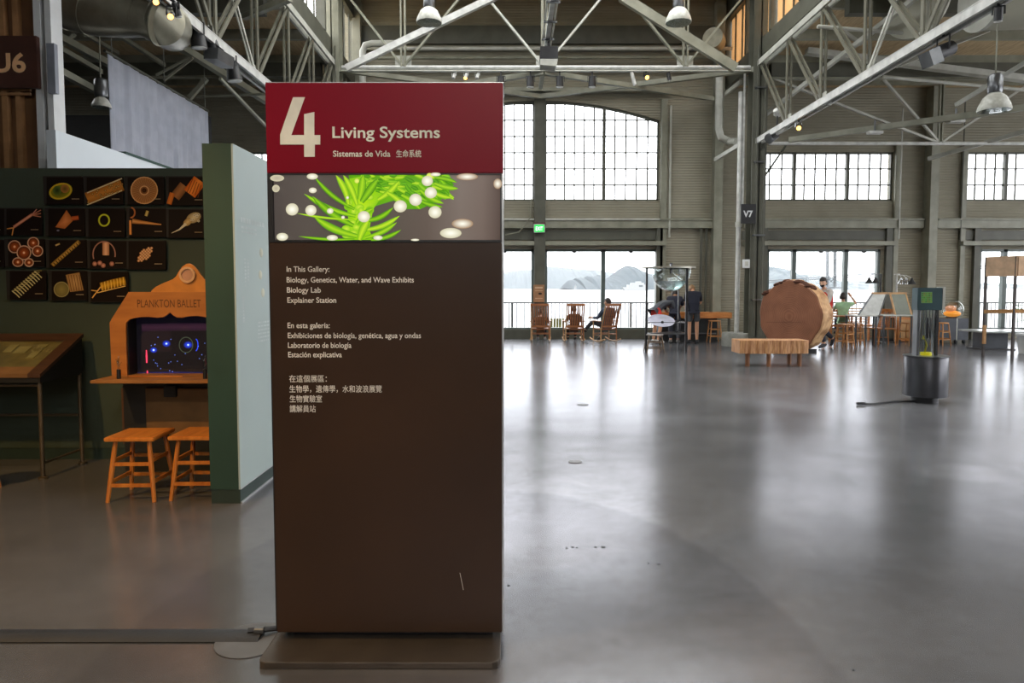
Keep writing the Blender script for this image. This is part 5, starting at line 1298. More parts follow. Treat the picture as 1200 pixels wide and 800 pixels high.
t = thing('dark_cabinet', 'tall dark cabinet between the wooden chairs and the plywood cabinet', 'cabinet', (P(1045,380,19.2).x, 19.3, 0))
a = P(1036,396,19.1); b = P(1054,372,19.1); MB().cbox(a.x,b.x,19.1,19.5,0,b.z,.006).build('body', M['black_metal'], t); MB().box(a.x+.04,b.x-.04,19.09,19.105,.08,b.z-.05).build('door', M['steel_dark'], t)
# glass globe on a dark wheeled cabinet
Dg = 18.2
t = thing('globe_cabinet', 'dark wheeled cabinet below the glowing glass globe', 'cabinet', (P(1119,385,Dg).x, Dg+.3, 0))
a = P(1101,396,Dg); m_ = P(1121,396,Dg); b = P(1136,373,Dg)
MB().cbox(a.x, m_.x-.01, Dg, Dg+.6, .1, b.z, .006).build('body', mat('slate cabinet',(58,62,70),.4), t); MB().cbox(m_.x+.01, b.x, Dg+.02, Dg+.6, .1, b.z, .006).build('side_unit', mat('slate side unit',(66,70,80),.4), t); MB().box(m_.x-.012,m_.x+.012,Dg,Dg+.05,.1,b.z).build('edge_strip', M['steel_light'], t)
for x in (a.x+.1, m_.x+.03, b.x-.08): MB().lathe([(0,-.02),(.05,-.02),(.05,.02),(0,.02)], (x,Dg+.08,.05), 14, 'x').build('wheel', M['rubber'], t)
g = thing('glass_globe', 'clear glass globe with glowing orange bed on the dark cabinet', 'globe', (P(1116,366,Dg).x, Dg+.3, b.z))
q = P(1116,360,Dg+.3); r_ = 11.5*(Dg+.3)/FPX; zc = b.z+r_*.86
MB().sphere((q.x,Dg+.3,zc), r_, 28, 18).build('sphere', M['clear'], g)
MB().lathe([(0,b.z),(r_*.55,b.z),(r_*.5,b.z+.03),(0,b.z+.03)], (q.x,Dg+.3,0), 24).build('base', M['black_metal'], g)
MB().sphere((q.x,Dg+.3,zc-r_*.42), r_*.78, 20, 10, (1,1,.42)).build('glowing_bed', mat('glowing amber bed',(240,150,40),.5,emit=(255,160,60),estr=.55), g)
MB().sphere((q.x-.08,Dg+.25,zc+r_*.1), r_*.42, 14, 10, (1.3,1,.8)).build('glowing_mass', mat('dim amber mass',(220,150,110),.5,emit=(230,150,100),estr=.3), g)
# dark table with pale top, booth with brown header
Dk = FL(1175, 411).y
t = thing('pale_top_table', 'low dark pedestal table with a broad pale top at the right edge', 'table', (P(1180,395,Dk).x, Dk+.35, 0))
a = P(1152,387,Dk); b = P(1222,387,Dk); zt5 = P(1180,388,Dk).z
MB().cbox(a.x, b.x, Dk-.1, Dk+.9, zt5-.04, zt5, .006).build('table_top', mat('pale grey laminate',(176,182,180),.25), t)
MB().box(P(1163,400,Dk).x, P(1190,400,Dk).x, Dk+.25, Dk+.7, .03, zt5-.04).build('pedestal', mat('dark slate pedestal',(56,62,70),.4), t)
MB().box(P(1159,400,Dk).x, P(1196,400,Dk).x, Dk+.15, Dk+.8, 0, .03).build('base_plate', M['black_metal'], t)
Dh = 14.6
t = thing('booth', 'open booth with thin dark posts and a tan header board at the right edge', 'booth', (P(1185,390,Dh).x, Dh+.5, 0))
a = P(1155,324,Dh); z1_ = P(1155,301,Dh).z; b = P(1260,324,Dh)
def hb(x0,x1,y0,y1,m,nm): MB().add([(x0,y0,a.z),(x1,y1,a.z),(x1,y1+.04,a.z),(x0,y0+.04,a.z),(x0,y0,z1_),(x1,y1,z1_+.0),(x1,y1+.04,z1_),(x0,y0+.04,z1_)], [(0,3,2,1),(4,5,6,7),(0,1,5,4),(1,2,6,5),(2,3,7,6),(3,0,4,7)]).build(nm, m, t)
tanh_ = mat('tan header board', (222,186,152), .6); xm2 = P(1190.5,310,Dh-.5).x
hb(a.x, xm2, Dh, Dh-.55, tanh_, 'header_board'); hb(xm2+.02, xm2+1.0, Dh-.55, Dh-.8, tanh_, 'header_board')
pk = mat('dark brown post', (58,50,48), .5)
for (x, y) in [(a.x+.02,Dh+.02),(xm2,Dh-.5),(xm2+.98,Dh-.75)]: MB().box(x-.022,x+.022,y-.022,y+.022,0,z1_).build('post', pk, t)
MB().bar((a.x,Dh,P(1165,365,Dh).z),(xm2,Dh-.5,P(1190,364.5,Dh-.5).z),.04,.08).build('rail', M['oak'], t)
MB().bar((xm2,Dh-.5,P(1190,364.5,Dh-.5).z),(xm2+1,Dh-.75,P(1190,364.5,Dh-.5).z),.04,.08).build('rail', M['oak'], t)
MB().bar((a.x+.02,Dh,.3),(a.x+.02,Dh,.7),.05,.05).build('pale_foot', M['oak'], t)
# leafy plant at the right edge
pt = thing('potted_plant', 'green leafy plant in a pale pot cut by the right photo edge', 'plant', (P(1206,372,Dh+.9).x, Dh+.9, 0)); x = pt.location.x; y = Dh+.9
MB().lathe([(0,0),(.17,0),(.22,.4),(.24,.42),(.24,.46),(.2,.46),(.19,.42),(0,.42)], (x,y,0), 24).build('pot', M['white'], pt)
rg = random.Random(12); st2 = MB(); lf = mat('fresh green leaf',(84,150,50),.45,c2=(60,120,40),scale=8)
for i in range(9):
    a_ = rg.uniform(0,2*pi); tip = V((x+.25*cos(a_),y+.25*sin(a_),.7+rg.uniform(.1,.75))); st2.tube([(x,y,.42),((x+tip.x)/2,(y+tip.y)/2,tip.z*.75),tip], [.008,.006,.003], 5)
    for k in range(4):
        c = V((x,y,.42)).lerp(tip, .45+.55*k/3); d = V((cos(a_+rg.uniform(-1.5,1.5)),sin(a_+rg.uniform(-1.5,1.5)),rg.uniform(-.1,.5))).normalized()*.17; s_ = d.cross(V((0,0,1))).normalized()*.05
        MB().add([c,c+d*.3+s_,c+d*.7+s_*.9,c+d,c+d*.7-s_*.9,c+d*.3-s_,c+d*.5+V((0,0,-.012))], [(0,1,6),(1,2,6),(2,3,6),(3,4,6),(4,5,6),(5,0,6)]).build('leaf', lf, pt)
st2.build('stem', lf, pt)

# ================================================================== LAMPS ON THE TRUSSES
def dome(name, label, px, py, D, dia, topz, reflm='frost'):
    q = P(px, py, D); r = dia/2; t = thing(name, label, 'lamp', (q.x, D, q.z))
    MB().lathe([(r,0),(r*1.02,.03),(r*.94,.2*dia),(r*.7,.45*dia),(r*.35,.6*dia),(r*.28,.62*dia),(r*.26,.6*dia),(r*.66,.42*dia),(r*.9,.18*dia),(r*.97,.02)], (q.x,D,q.z), 32, 'z', True).build('dome', M['dome'], t)
    MB().lathe([(0,-.01),(r*.97,0),(r*.97,.012),(0,.012)], (q.x,D,q.z), 32).build('lens', M['clear'], t)
    MB().sphere((q.x,D,q.z+.2*dia), r*.3, 12, 8).build('bulb', M['white_metal'], t)
    z = q.z+.6*dia
    MB().lathe([(0,z),(.09,z),(.1,z+.03),(.1,z+.24),(.07,z+.28),(0,z+.28)], (q.x,D,0), 18).build('ballast', M['grey_metal'], t)
    MB().tube([(q.x,D,z+.28),(q.x,D,topz)], .012, 6).build('hanger', M['steel'], t)
    return t
M['dome'] = mat('ribbed prismatic dome', (206,206,196), .3, .0, c2=(184,184,172), scale=20)
dome('dome_lamp', 'hanging dome lamp right above the red sign header', 503, 27, 12.5, .45, 9.6)
dome('dome_lamp', 'hanging dome lamp above the arched window near the right column', 795, 27, 12.5, .45, 9.6)
dome('dome_lamp', 'large hanging dome lamp in the right aisle near the photo edge', 1165, 130, 10.4, .44, 7.2)
t = dome('dome_lamp', 'small silver dome lamp in the dark bay left of the curtain', 119, 126, 11.0, .28, 7.2)
def spotlight(label, p, aim, ln, r0, r1, m, hang=.16, flat=None, lit=None, kind='spotlight', to=None):
    """theatre spotlight: yoke, body, lens; p = body centre, aim = direction"""
    p = V(p); d = V(aim).normalized(); t = thing(kind, label, 'spotlight', p)
    a = p-d*ln/2; b = p+d*ln/2
    MB().tube([a-d*.02, a, b], [r0*.6, r0, r1], 16).build('body', m, t)
    MB().tube([b-d*.001, b+d*.012], [r1*.93, r1*.9], 16).build('lens', lit or M['white_metal'], t)
    s_ = d.cross(V((0,0,1))); s_ = V((1,0,0)) if s_.length < .05 else s_.normalized()
    y = MB(); w_ = max(r0,r1)+.015; top = p+V((0,0,hang))
    y.bar(p-s_*w_, top-s_*w_, .012, .02); y.bar(p+s_*w_, top+s_*w_, .012, .02); y.bar(top-s_*w_, top+s_*w_, .02, .012); y.build('yoke', m, t)
    MB().tube([top, V(to) if to is not None else top+V((0,0,.09))], .018, 8).build('clamp', M['black_metal'], t)
    return t
LIT = mat('lit amber lens', (255,190,100), .4, emit=(255,176,84), estr=5)
bm2 = M['black_metal']
def at_truss(px, py, X, side=1):   # depth where a ray through the pixel meets the truss plane x = X
    dv = py-CY; t = X/(px-CX); return t*(FPX*cos(TH)-dv*sin(TH))
# left truss
D = at_truss(232,45,XL); spotlight('black flared spotlight, first on the left truss beside the duct', P(232,42,D), (.05,.1,-1), .32, .07, .11, bm2, to=(XL, D, ZBC+.065))
D = at_truss(246,50,XL); spotlight('black spotlight just behind the first on the left truss', P(246,46,D), (.25,.2,-1), .3, .08, .1, bm2, to=(XL, D, ZBC+.065))
D = at_truss(272,80,XL); spotlight('black flared spotlight, last on the left truss near the red header', P(273,80,D), (.1,.1,-1), .38, .07, .12, bm2, to=(XL, D, ZBC+.065))
t = thing('flat_lightbox', 'grey flat box fixture hung under the left truss between black spotlights', 'spotlight', P(254,70,10.2))
q = P(254,72,10.2); MB().add([q+V(v) for v in [(-.14,-.12,0),(.06,-.12,0),(.16,.2,-.04),(-.02,.2,-.04),(-.12,-.12,.16),(.08,-.12,.16),(.18,.2,.12),(0,.2,.12)]], [(0,3,2,1),(4,5,6,7),(0,1,5,4),(1,2,6,5),(2,3,7,6),(3,0,4,7)]).build('housing', M['grey_metal'], t)
MB().bar(q+V((.1,0,.15)), (XL, q.y, ZBC), .03).build('bracket', bm2, t)
for (px, py, lb) in [(184,4,'round lit amber spotlight at the top edge above the duct end'),(201,21,'round lit amber spotlight just in front of the duct end')]:
    D = 8.0; spotlight(lb, P(px, py-3, D), (.15,-.75,-.55), .1, .028, .034, bm2, .1, lit=LIT, to=(XL, D, ZBC+.065))
D = 8.3; spotlight('small black spotlight beside the lit amber pair', P(207,12,D), (.2,.3,-1), .14, .04, .04, bm2, .08, to=(XL, D, ZBC+.065))
# right truss
D = at_truss(1104,62,XR+.1)
spotlight('big black and silver spotlight on the right truss pointing down left', P(1105,60,at_truss(1105,60,XR)), (-1,-.15,-.42), .3, .1, .1, bm2, .2, lit=M['grey_metal'], to=(XR, min(17.2,at_truss(1105,60,XR)), ZBC+.065))
q = P(1096,66,at_truss(1105,60,XR)-.1); d_ = V((-1,-.15,-.42)).normalized(); MB().tube([q+d_*-.02, q+d_*.16], [.15,.15], 4).build('barn_door', M['grey_metal'], bpy.data.objects[[o.name for o in bpy.data.objects if o.get('label','').startswith('big black and silver')][0]])
spotlight('black double spotlight at the top right on the right truss', P(1170,17,at_truss(1170,17,XR)), (.05,.1,-1), .16, .05, .05, bm2, .1, to=(XR, min(17.2,at_truss(1170,17,XR)), ZBC+.065))
spotlight('dark boxy spotlight near the column end of the right truss', P(905,160,at_truss(905,160,XR)), (-.8,-.4,-.5), .26, .1, .12, bm2, .16, lit=M['grey_metal'], to=(XR, min(17.2,at_truss(905,160,XR)), ZBC+.065))
spotlight('black spotlight at the very end of the right truss by the column', P(881,173,at_truss(881,173,XR)), (.1,.1,-1), .3, .07, .07, bm2, .1, to=(XR, min(17.2,at_truss(881,173,XR)), ZBC+.065))
spotlight('small white spotlight halfway along the right truss', P(973,118,at_truss(973,118,XR)), (0,.1,-1), .14, .035, .035, M['white_metal'], .1, to=(XR, min(17.2,at_truss(973,118,XR)), ZBC+.065))
spotlight('small lit amber spotlight under the right truss', P(936,149,at_truss(936,149,XR)), (-.3,-.8,-.5), .12, .05, .05, M['chrome'], .1, lit=LIT, to=(XR, min(17.2,at_truss(936,149,XR)), ZBC+.065))
spotlight('small white box spotlight tilted over the far end of the right truss', P(911,132,at_truss(911,132,XR)), (-.5,-.4,.5), .16, .07, .07, M['white_metal'], -.05, to=(XR, min(17.2,at_truss(911,132,XR)), ZBC+.065))
# row on the cross truss
for (px, lb) in [(532,'first small white spotlight in the row of three above the red header'),(546,'middle small white spotlight in the row of three above the red header'),(559.5,'last small white spotlight in the row of three above the red header')]:
    spotlight(lb, P(px, 89, YC-.02), (-.2,-.5,-1), .14, .035, .045, M['white_metal'], .12, to=(P(px,89,YC-.02).x, YC, ZC-.08), lit=(LIT if px == 546 else None))
for (px, lb) in [(587,'black spotlight on the cross truss at the sign corner'),(621.5,'black spotlight with pale rim left of the middle post'),(656,'black spotlight with pale rim right of the middle post'),(694,'black spotlight with pale rim, farthest right of the four')]:
    spotlight(lb, P(px, 96, YC-.02), (0,.05,-1), .24, .085, .095, bm2, .14, to=(P(px,96,YC-.02).x, YC, ZC-.08))
spotlight('white tube spotlight tilted on the cross truss', P(742,92,YC), (.3,0,-1), .3, .045, .045, M['white_metal'], .06, to=(P(742,92,YC).x, YC, ZC-.08))
spotlight('small lit amber spotlight on the cross truss', P(757,90,YC), (.3,-.8,-.5), .12, .05, .055, bm2, .1, to=(P(757,90,YC).x, YC, ZC-.08), lit=LIT)
spotlight('thin black spotlight at the right of the cross truss', P(784,90,YC), (.2,0,-1), .18, .05, .05, bm2, .1, to=(P(784,90,YC).x, YC, ZC-.08))
t = thing('projector', 'black box projector hanging from the middle track', 'projector', P(643,72,15.8)); q = P(643,66,15.8)
MB().cbox(q.x-.2,q.x+.2,15.6,16.0,q.z-.12,q.z+.16,.01).build('housing', bm2, t); MB().prism([(q.x-.2,q.z-.12),(q.x+.2,q.z-.12),(q.x+.15,q.z-.28),(q.x-.2,q.z-.25)],15.6,15.98).build('hood', M['steel_light'], t)
MB().tube([(q.x,15.8,q.z+.16),(q.x,15.8,q.z+.5)], .03, 8).build('hanger', bm2, t)
for i, (px, lb) in enumerate([(1025,'small white fixture on the sweeping right brace, nearest the column'),(1120,'small white fixture on the sweeping right brace, under the beam middle')]):
    q = P(px, 157 if i == 0 else 144, 15.4 if i == 0 else 14.6); t = thing('rail_fixture', lb, 'spotlight', q); MB().cbox(q.x-.16,q.x+.16,q.y-.08,q.y+.08,q.z,q.z+.06,.01).build('housing', M['white_metal'], t); MB().tube([(q.x,q.y,q.z+.06),(q.x,q.y,q.z+.3)], .02, 8).build('stem', M['grey_metal'], t)
# pale round duct and its end in the upper right
pd = mat('pale painted duct', (178,176,156), .5, c2=(166,164,146), scale=1)
a = P(1152,-8,11.2); t = thing('air_duct', 'big pale round duct at the top right corner above the truss', 'duct', a)
MB().tube([a, a+V((2.2,-.2,.0))], [.56,.56], 36).build('tube', pd, t); MB().tube([a+V((-.03,0,0)), a+V((.04,0,0))], .585, 36).build('end_collar', M['steel_light'], t)
a = P(1072,4,13); t = thing('duct_disc', 'pale round disc hanging behind the right truss near the top edge', 'duct', a)
MB().tube([a, a+V((.05,.03,0))], .62, 40).build('disc', pd, t); MB().tube([a+V((0,0,.5)), (a.x,a.y,7.25)], .015, 6).build('hanger', M['steel'], t)
# outlet duct fitting hidden high at the truss column
q = P(837,47,19.0); t = thing('roof_fan', 'round pale fan housing high beside the right column', 'fan', q); MB().tube([q+V((-.1,-.2,0)), q+V((.1,.2,0))], [.27,.27], 24).build('housing', M['galv'], t)
# ================================================================== OUTSIDE: promenade, railing, bay, hills, bridge
deck = struct('promenade', MB().box(-30, 45, 20.3, 23.6, -.3, -.02), mat('pale concrete deck', (74,74,74), .7)); deck.name = 'floor_promenade'
rl = thing('railing', 'thin steel railing along the promenade outside the windows', 'railing', (4, 23, 0)); rz_ = P(640,354.5,23).z
MB().tube([(-8,23,rz_),(20,23,rz_)], .025, 8).build('top_rail', M['grey_metal'], rl); MB().tube([(-8,23,.12),(20,23,.12)], .02, 8).build('bottom_rail', M['grey_metal'], rl)
me = bpy.data.meshes.new('baluster'); g = MB().tube([(0,0,.12),(0,0,rz_)], .015, 5); me.from_pydata([tuple(v) for v in g.v], [], g.f); me.materials.append(M['grey_metal'])
x = -4.0; k = 0
while x < 19 and k < 200:
    o = bpy.data.objects.new('baluster', me); COL.objects.link(o); o.parent = rl; o.location = (x-4, 0, 0); x += .13; k += 1
for i in range(15): xx = -8+2*i; MB().box(xx-.03,xx+.03,22.97,23.03,-.02,rz_).build('post', M['grey_metal'], rl)
# pale yellow bench outside
t = thing('yellow_bench', 'pale yellow slatted bench outside between the rocking chairs', 'bench', (P(655,385,22).x, 22, -.02))
a = P(645,385,22); b = P(662,373,22)
for i in range(5): x0 = a.x+(b.x-a.x)*i/5; MB().box(x0, x0+(b.x-a.x)/5-.02, 21.97, 22.0, a.z+.05, b.z).build('back_slat', M['yellow'] if 'yellow' in M else M.setdefault('yellow', mat('pale yellow paint',(150,146,92),.6)), t)
MB().box(a.x, b.x, 21.5, 22.0, a.z+.0, a.z+.05).build('seat', M['yellow'], t)
for x in (a.x+.05, b.x-.05): MB().box(x-.03,x+.03,21.6,21.95,-.02,a.z).build('leg', M['yellow'], t)
# the bay: one sheet of water out to the haze
wm_ = bpy.data.materials.new('bay water'); wm_.use_nodes = True; n = wm_.node_tree.nodes; l = wm_.node_tree.links; b = n['Principled BSDF']
b.inputs['Base Color'].default_value = (.02,.03,.035,1); b.inputs['Roughness'].default_value = .25; b.inputs['IOR'].default_value = 1.33
nz = n.new('ShaderNodeTexNoise'); nz.inputs['Scale'].default_value = .8; nz.inputs['Detail'].default_value = 6; bp = n.new('ShaderNodeBump'); bp.inputs['Strength'].default_value = .5; bp.inputs['Distance'].default_value = .3
co = n.new('ShaderNodeTexCoord'); l.new(co.outputs['Object'], nz.inputs[0]); l.new(nz.outputs[0], bp.inputs['Height']); l.new(bp.outputs[0], b.inputs['Normal'])
sea = MB().add([(-2500,24,-2.5),(2500,24,-2.5),(2500,3500,-2.5),(-2500,3500,-2.5)], [(0,1,2,3)])
so = sea.build('bay_water', wm_); tag(so, 'pale calm bay water stretching beyond the railing', 'water', None, 'stuff')
hill_i = [0]
def hill(label, prof, D, col, col2):
    """landmass: a ridge with the silhouette in prof, given real depth front to back"""
    mb = MB(); rg = random.Random(hill_i[0]); hill_i[0] += 1
    pts = []
    for (p0, p1) in zip(prof[:-1], prof[1:]):
        m_ = max(2, int(abs(p1[0]-p0[0])/1.2))
        for i in range(m_): f = i/m_; pts.append((p0[0]+(p1[0]-p0[0])*f, p0[1]+(p1[1]-p0[1])*f+rg.uniform(-.6,.6)))
    pts.append(prof[-1]); rows = 8; n_ = len(pts); vs = []; dep = D*.16
    for j in range(rows+1):
        u = -1+2*j/rows; k = (1-u*u)
        for (x, y) in pts:
            q = P(x, y, D); z = -2.6+(q.z+2.6)*k*(1+(rg.uniform(-.05,.0) if 0<j<rows and j != rows//2 else 0)); vs.append((q.x, D+u*dep, z))
    mb.smooth = True
    mb.add(vs, [(j*n_+i, j*n_+i+1, (j+1)*n_+i+1, (j+1)*n_+i) for j in range(rows) for i in range(n_-1)])
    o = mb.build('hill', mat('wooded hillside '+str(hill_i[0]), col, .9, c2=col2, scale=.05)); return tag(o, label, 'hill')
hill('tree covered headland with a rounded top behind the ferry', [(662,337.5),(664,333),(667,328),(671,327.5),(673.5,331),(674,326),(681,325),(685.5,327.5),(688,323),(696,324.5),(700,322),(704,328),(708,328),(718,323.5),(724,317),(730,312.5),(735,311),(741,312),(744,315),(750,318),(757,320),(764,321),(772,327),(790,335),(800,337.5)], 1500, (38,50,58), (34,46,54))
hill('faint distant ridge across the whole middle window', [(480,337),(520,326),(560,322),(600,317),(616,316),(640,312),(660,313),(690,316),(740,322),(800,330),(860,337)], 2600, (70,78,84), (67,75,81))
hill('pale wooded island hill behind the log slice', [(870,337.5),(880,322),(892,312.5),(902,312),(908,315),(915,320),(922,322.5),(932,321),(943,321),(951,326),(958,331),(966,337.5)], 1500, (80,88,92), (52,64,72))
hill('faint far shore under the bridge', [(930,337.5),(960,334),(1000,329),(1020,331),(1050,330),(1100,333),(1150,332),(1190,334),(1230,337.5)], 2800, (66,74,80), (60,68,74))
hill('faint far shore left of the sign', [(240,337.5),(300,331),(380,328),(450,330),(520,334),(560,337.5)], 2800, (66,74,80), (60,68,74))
# bridge
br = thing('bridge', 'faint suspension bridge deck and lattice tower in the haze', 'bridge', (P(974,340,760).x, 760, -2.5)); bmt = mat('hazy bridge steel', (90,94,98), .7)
def bq(x, y, D=760): return P(x, y, D)
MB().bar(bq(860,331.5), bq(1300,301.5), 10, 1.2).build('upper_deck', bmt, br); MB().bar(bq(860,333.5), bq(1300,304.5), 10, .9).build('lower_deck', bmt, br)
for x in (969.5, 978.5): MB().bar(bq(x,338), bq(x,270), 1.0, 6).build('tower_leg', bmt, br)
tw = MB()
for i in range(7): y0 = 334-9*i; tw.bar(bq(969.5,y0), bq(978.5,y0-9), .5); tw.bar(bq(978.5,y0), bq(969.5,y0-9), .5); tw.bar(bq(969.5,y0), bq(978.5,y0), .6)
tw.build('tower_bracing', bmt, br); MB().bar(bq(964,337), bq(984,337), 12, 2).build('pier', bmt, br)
# ferry and sailing boat
fw = mat('white hull', (150,152,154), .5); fd = mat('grey boat shade', (70,76,82), .5)
f = thing('ferry', 'small white ferry on the water below the wooded headland', 'boat', (P(744,339,1000).x, 1000, -2.5)); 
def fy_(x0,x1,y0,y1,w_,nm,m): a=P(x0,y1,1000); b=P(x1,y0,1000); MB().box(a.x,b.x,1000-w_*2,1000+w_*2,a.z,b.z).build(nm,m,f)
a = P(730,340.3,1000); b = P(757,336.5,1000); a.z = -2.6; MB().prism([(a.x+2,a.z),(b.x,a.z),(b.x,b.z),(a.x-1.8,b.z+.4)],993,1007).build('hull', fw, f)
fy_(735,756,333.5,336.5,2.6,'lower_cabin',fw); fy_(739,754,331.2,333.5,2.2,'upper_cabin',fw); fy_(745,751,329.5,331.2,1.5,'bridge_house',fw); fy_(748,752.5,334,336,2.7,'window_band',fd)
s_ = thing('sailboat', 'tiny white sailboat left of the ferry', 'boat', (P(674,339,1100).x, 1100, -2.5)); q = P(674,338.6,1100); q.z = -2.6
MB().prism([(q.x-3,q.z),(q.x+3,q.z),(q.x+4,q.z+1.4),(q.x-4,q.z+1.4)],1098,1102).build('hull', fw, s_); MB().prism([(q.x-2.4,q.z+2),(q.x+2.6,q.z+2),(q.x+.4,q.z+10.0)],1099.95,1100.05).build('sail', fw, s_); MB().tube([(q.x+.4,1100,q.z+1.2),(q.x+.4,1100,q.z+10.6)],.15,6).build('mast', fd, s_)

# thin sea haze over the bay
hz = MB().box(-2400, 2400, 40, 3300, -2.45, 260).build('sea_haze', None); hm = bpy.data.materials.new('sea haze'); hm.use_nodes = True; n = hm.node_tree.nodes; n.clear()
ho = n.new('ShaderNodeOutputMaterial'); hv = n.new('ShaderNodeVolumeScatter'); hv.inputs['Density'].default_value = 0.00005; hv.inputs['Color'].default_value = (.93,.97,1,1)
hm.node_tree.links.new(hv.outputs[0], ho.inputs['Volume']); hz.data.materials.append(hm); tag(hz, 'thin pale haze hanging over the bay and the hills', 'haze', None, 'stuff')
# ================================================================== PEOPLE
def skin_graph(nodes, edges, root, sub=1):
    """one continuous surface grown around a skeleton: nodes {name: (pos, radius or (rx, ry))}"""
    me = bpy.data.meshes.new('figure'); names = list(nodes); ix = {k: i for i, k in enumerate(names)}
    me.from_pydata([nodes[k][0] for k in names], [(ix[a], ix[b]) for a, b in edges], [])
    o = bpy.data.objects.new('figure', me); COL.objects.link(o)
    sm = o.modifiers.new('skin', 'SKIN'); sm.use_smooth_shade = True
    if not me.skin_vertices: me.skin_vertices.new() if hasattr(me.skin_vertices, 'new') else None
    if not me.skin_vertices:
        bm = bmesh.new(); bm.from_mesh(me); bm.verts.layers.skin.verify(); bm.to_mesh(me); bm.free()
    for k in names:
        sv = me.skin_vertices[0].data[ix[k]]; r = nodes[k][1]; sv.radius = r if isinstance(r, tuple) else (r, r); sv.use_root = (k == root)
    ss = o.modifiers.new('sub', 'SUBSURF'); ss.levels = sub; ss.render_levels = sub
    bpy.context.view_layer.update()
    ev = o.evaluated_get(bpy.context.evaluated_depsgraph_get()); m2 = bpy.data.meshes.new_from_object(ev)
    vs = [v.co.copy() for v in m2.vertices]; fs = [tuple(p.vertices) for p in m2.polygons]
    bpy.data.objects.remove(o); bpy.data.meshes.remove(me); bpy.data.meshes.remove(m2)
    return vs, fs

def head_mesh(mb, c, yaw, pitch, s=1.0):
    """head about c, looking along +Y turned by yaw and pitch: skull, jaw, nose, ears"""
    Rm = Matrix.Rotation(yaw, 3, 'Z') @ Matrix.Rotation(pitch, 3, 'X'); vs = []; fs = []; nu, nv = 20, 16
    for i in range(nv+1):
        ph = pi*i/nv; z = -cos(ph)
        for k in range(nu):
            a = 2*pi*k/nu; x = sin(ph)*cos(a)*.076; y = sin(ph)*sin(a)*.094; zz = z*.118
            if zz < -.02: q = 1+(zz+.02)*2.6; x *= max(.5, q); y = y*max(.6, q)+.012
            if y > .06 and abs(x) < .018 and -.045 < zz < .02: y += .022*(1-abs(x)/.018)
            if y > .05 and .0 < zz < .03 and .018 < abs(x) < .05: y -= .008
            vs.append(V(c)+Rm @ V((x, y, zz))*s)
    for i in range(nv):
        for k in range(nu): fs.append((i*nu+k, i*nu+(k+1)%nu, (i+1)*nu+(k+1)%nu, (i+1)*nu+k))
    mb.add(vs, fs)
    for sx in (-1, 1): mb.sphere(V(c)+Rm @ V((sx*.078, -.005, -.005))*s, .024*s, 8, 6, (.45, .8, 1.25))
    return Rm
def hand_mesh(mb, w, d, up, s, side):
    """palm and five curled fingers of unequal length, thumb from the side of the palm"""
    d = V(d).normalized(); up = V(up); n = (up-d*up.dot(d)).normalized(); sd = d.cross(n)*side
    w = V(w); p1 = w+d*.09*s
    mb.tube([w-d*.01, w+d*.03*s, p1], [.024*s, .033*s, .03*s], 8)
    for k, (o_, ln) in enumerate([(-.027,.062),(-.009,.074),(.009,.07),(.026,.055)]):
        b = p1+sd*o_*s-d*.008; m_ = b+d*ln*.55*s-n*.006*s; e = m_+d*ln*.4*s-n*.03*s
        mb.tube([b, m_, e], [.0095*s, .009*s, .0065*s], 6)
    b = w+d*.03*s-sd*.028*s; m_ = b+(d*.6-sd*.7).normalized()*.035*s; mb.tube([b, m_, m_+(d-sd*.15).normalized()*.03*s], [.012*s, .0105*s, .008*s], 6)

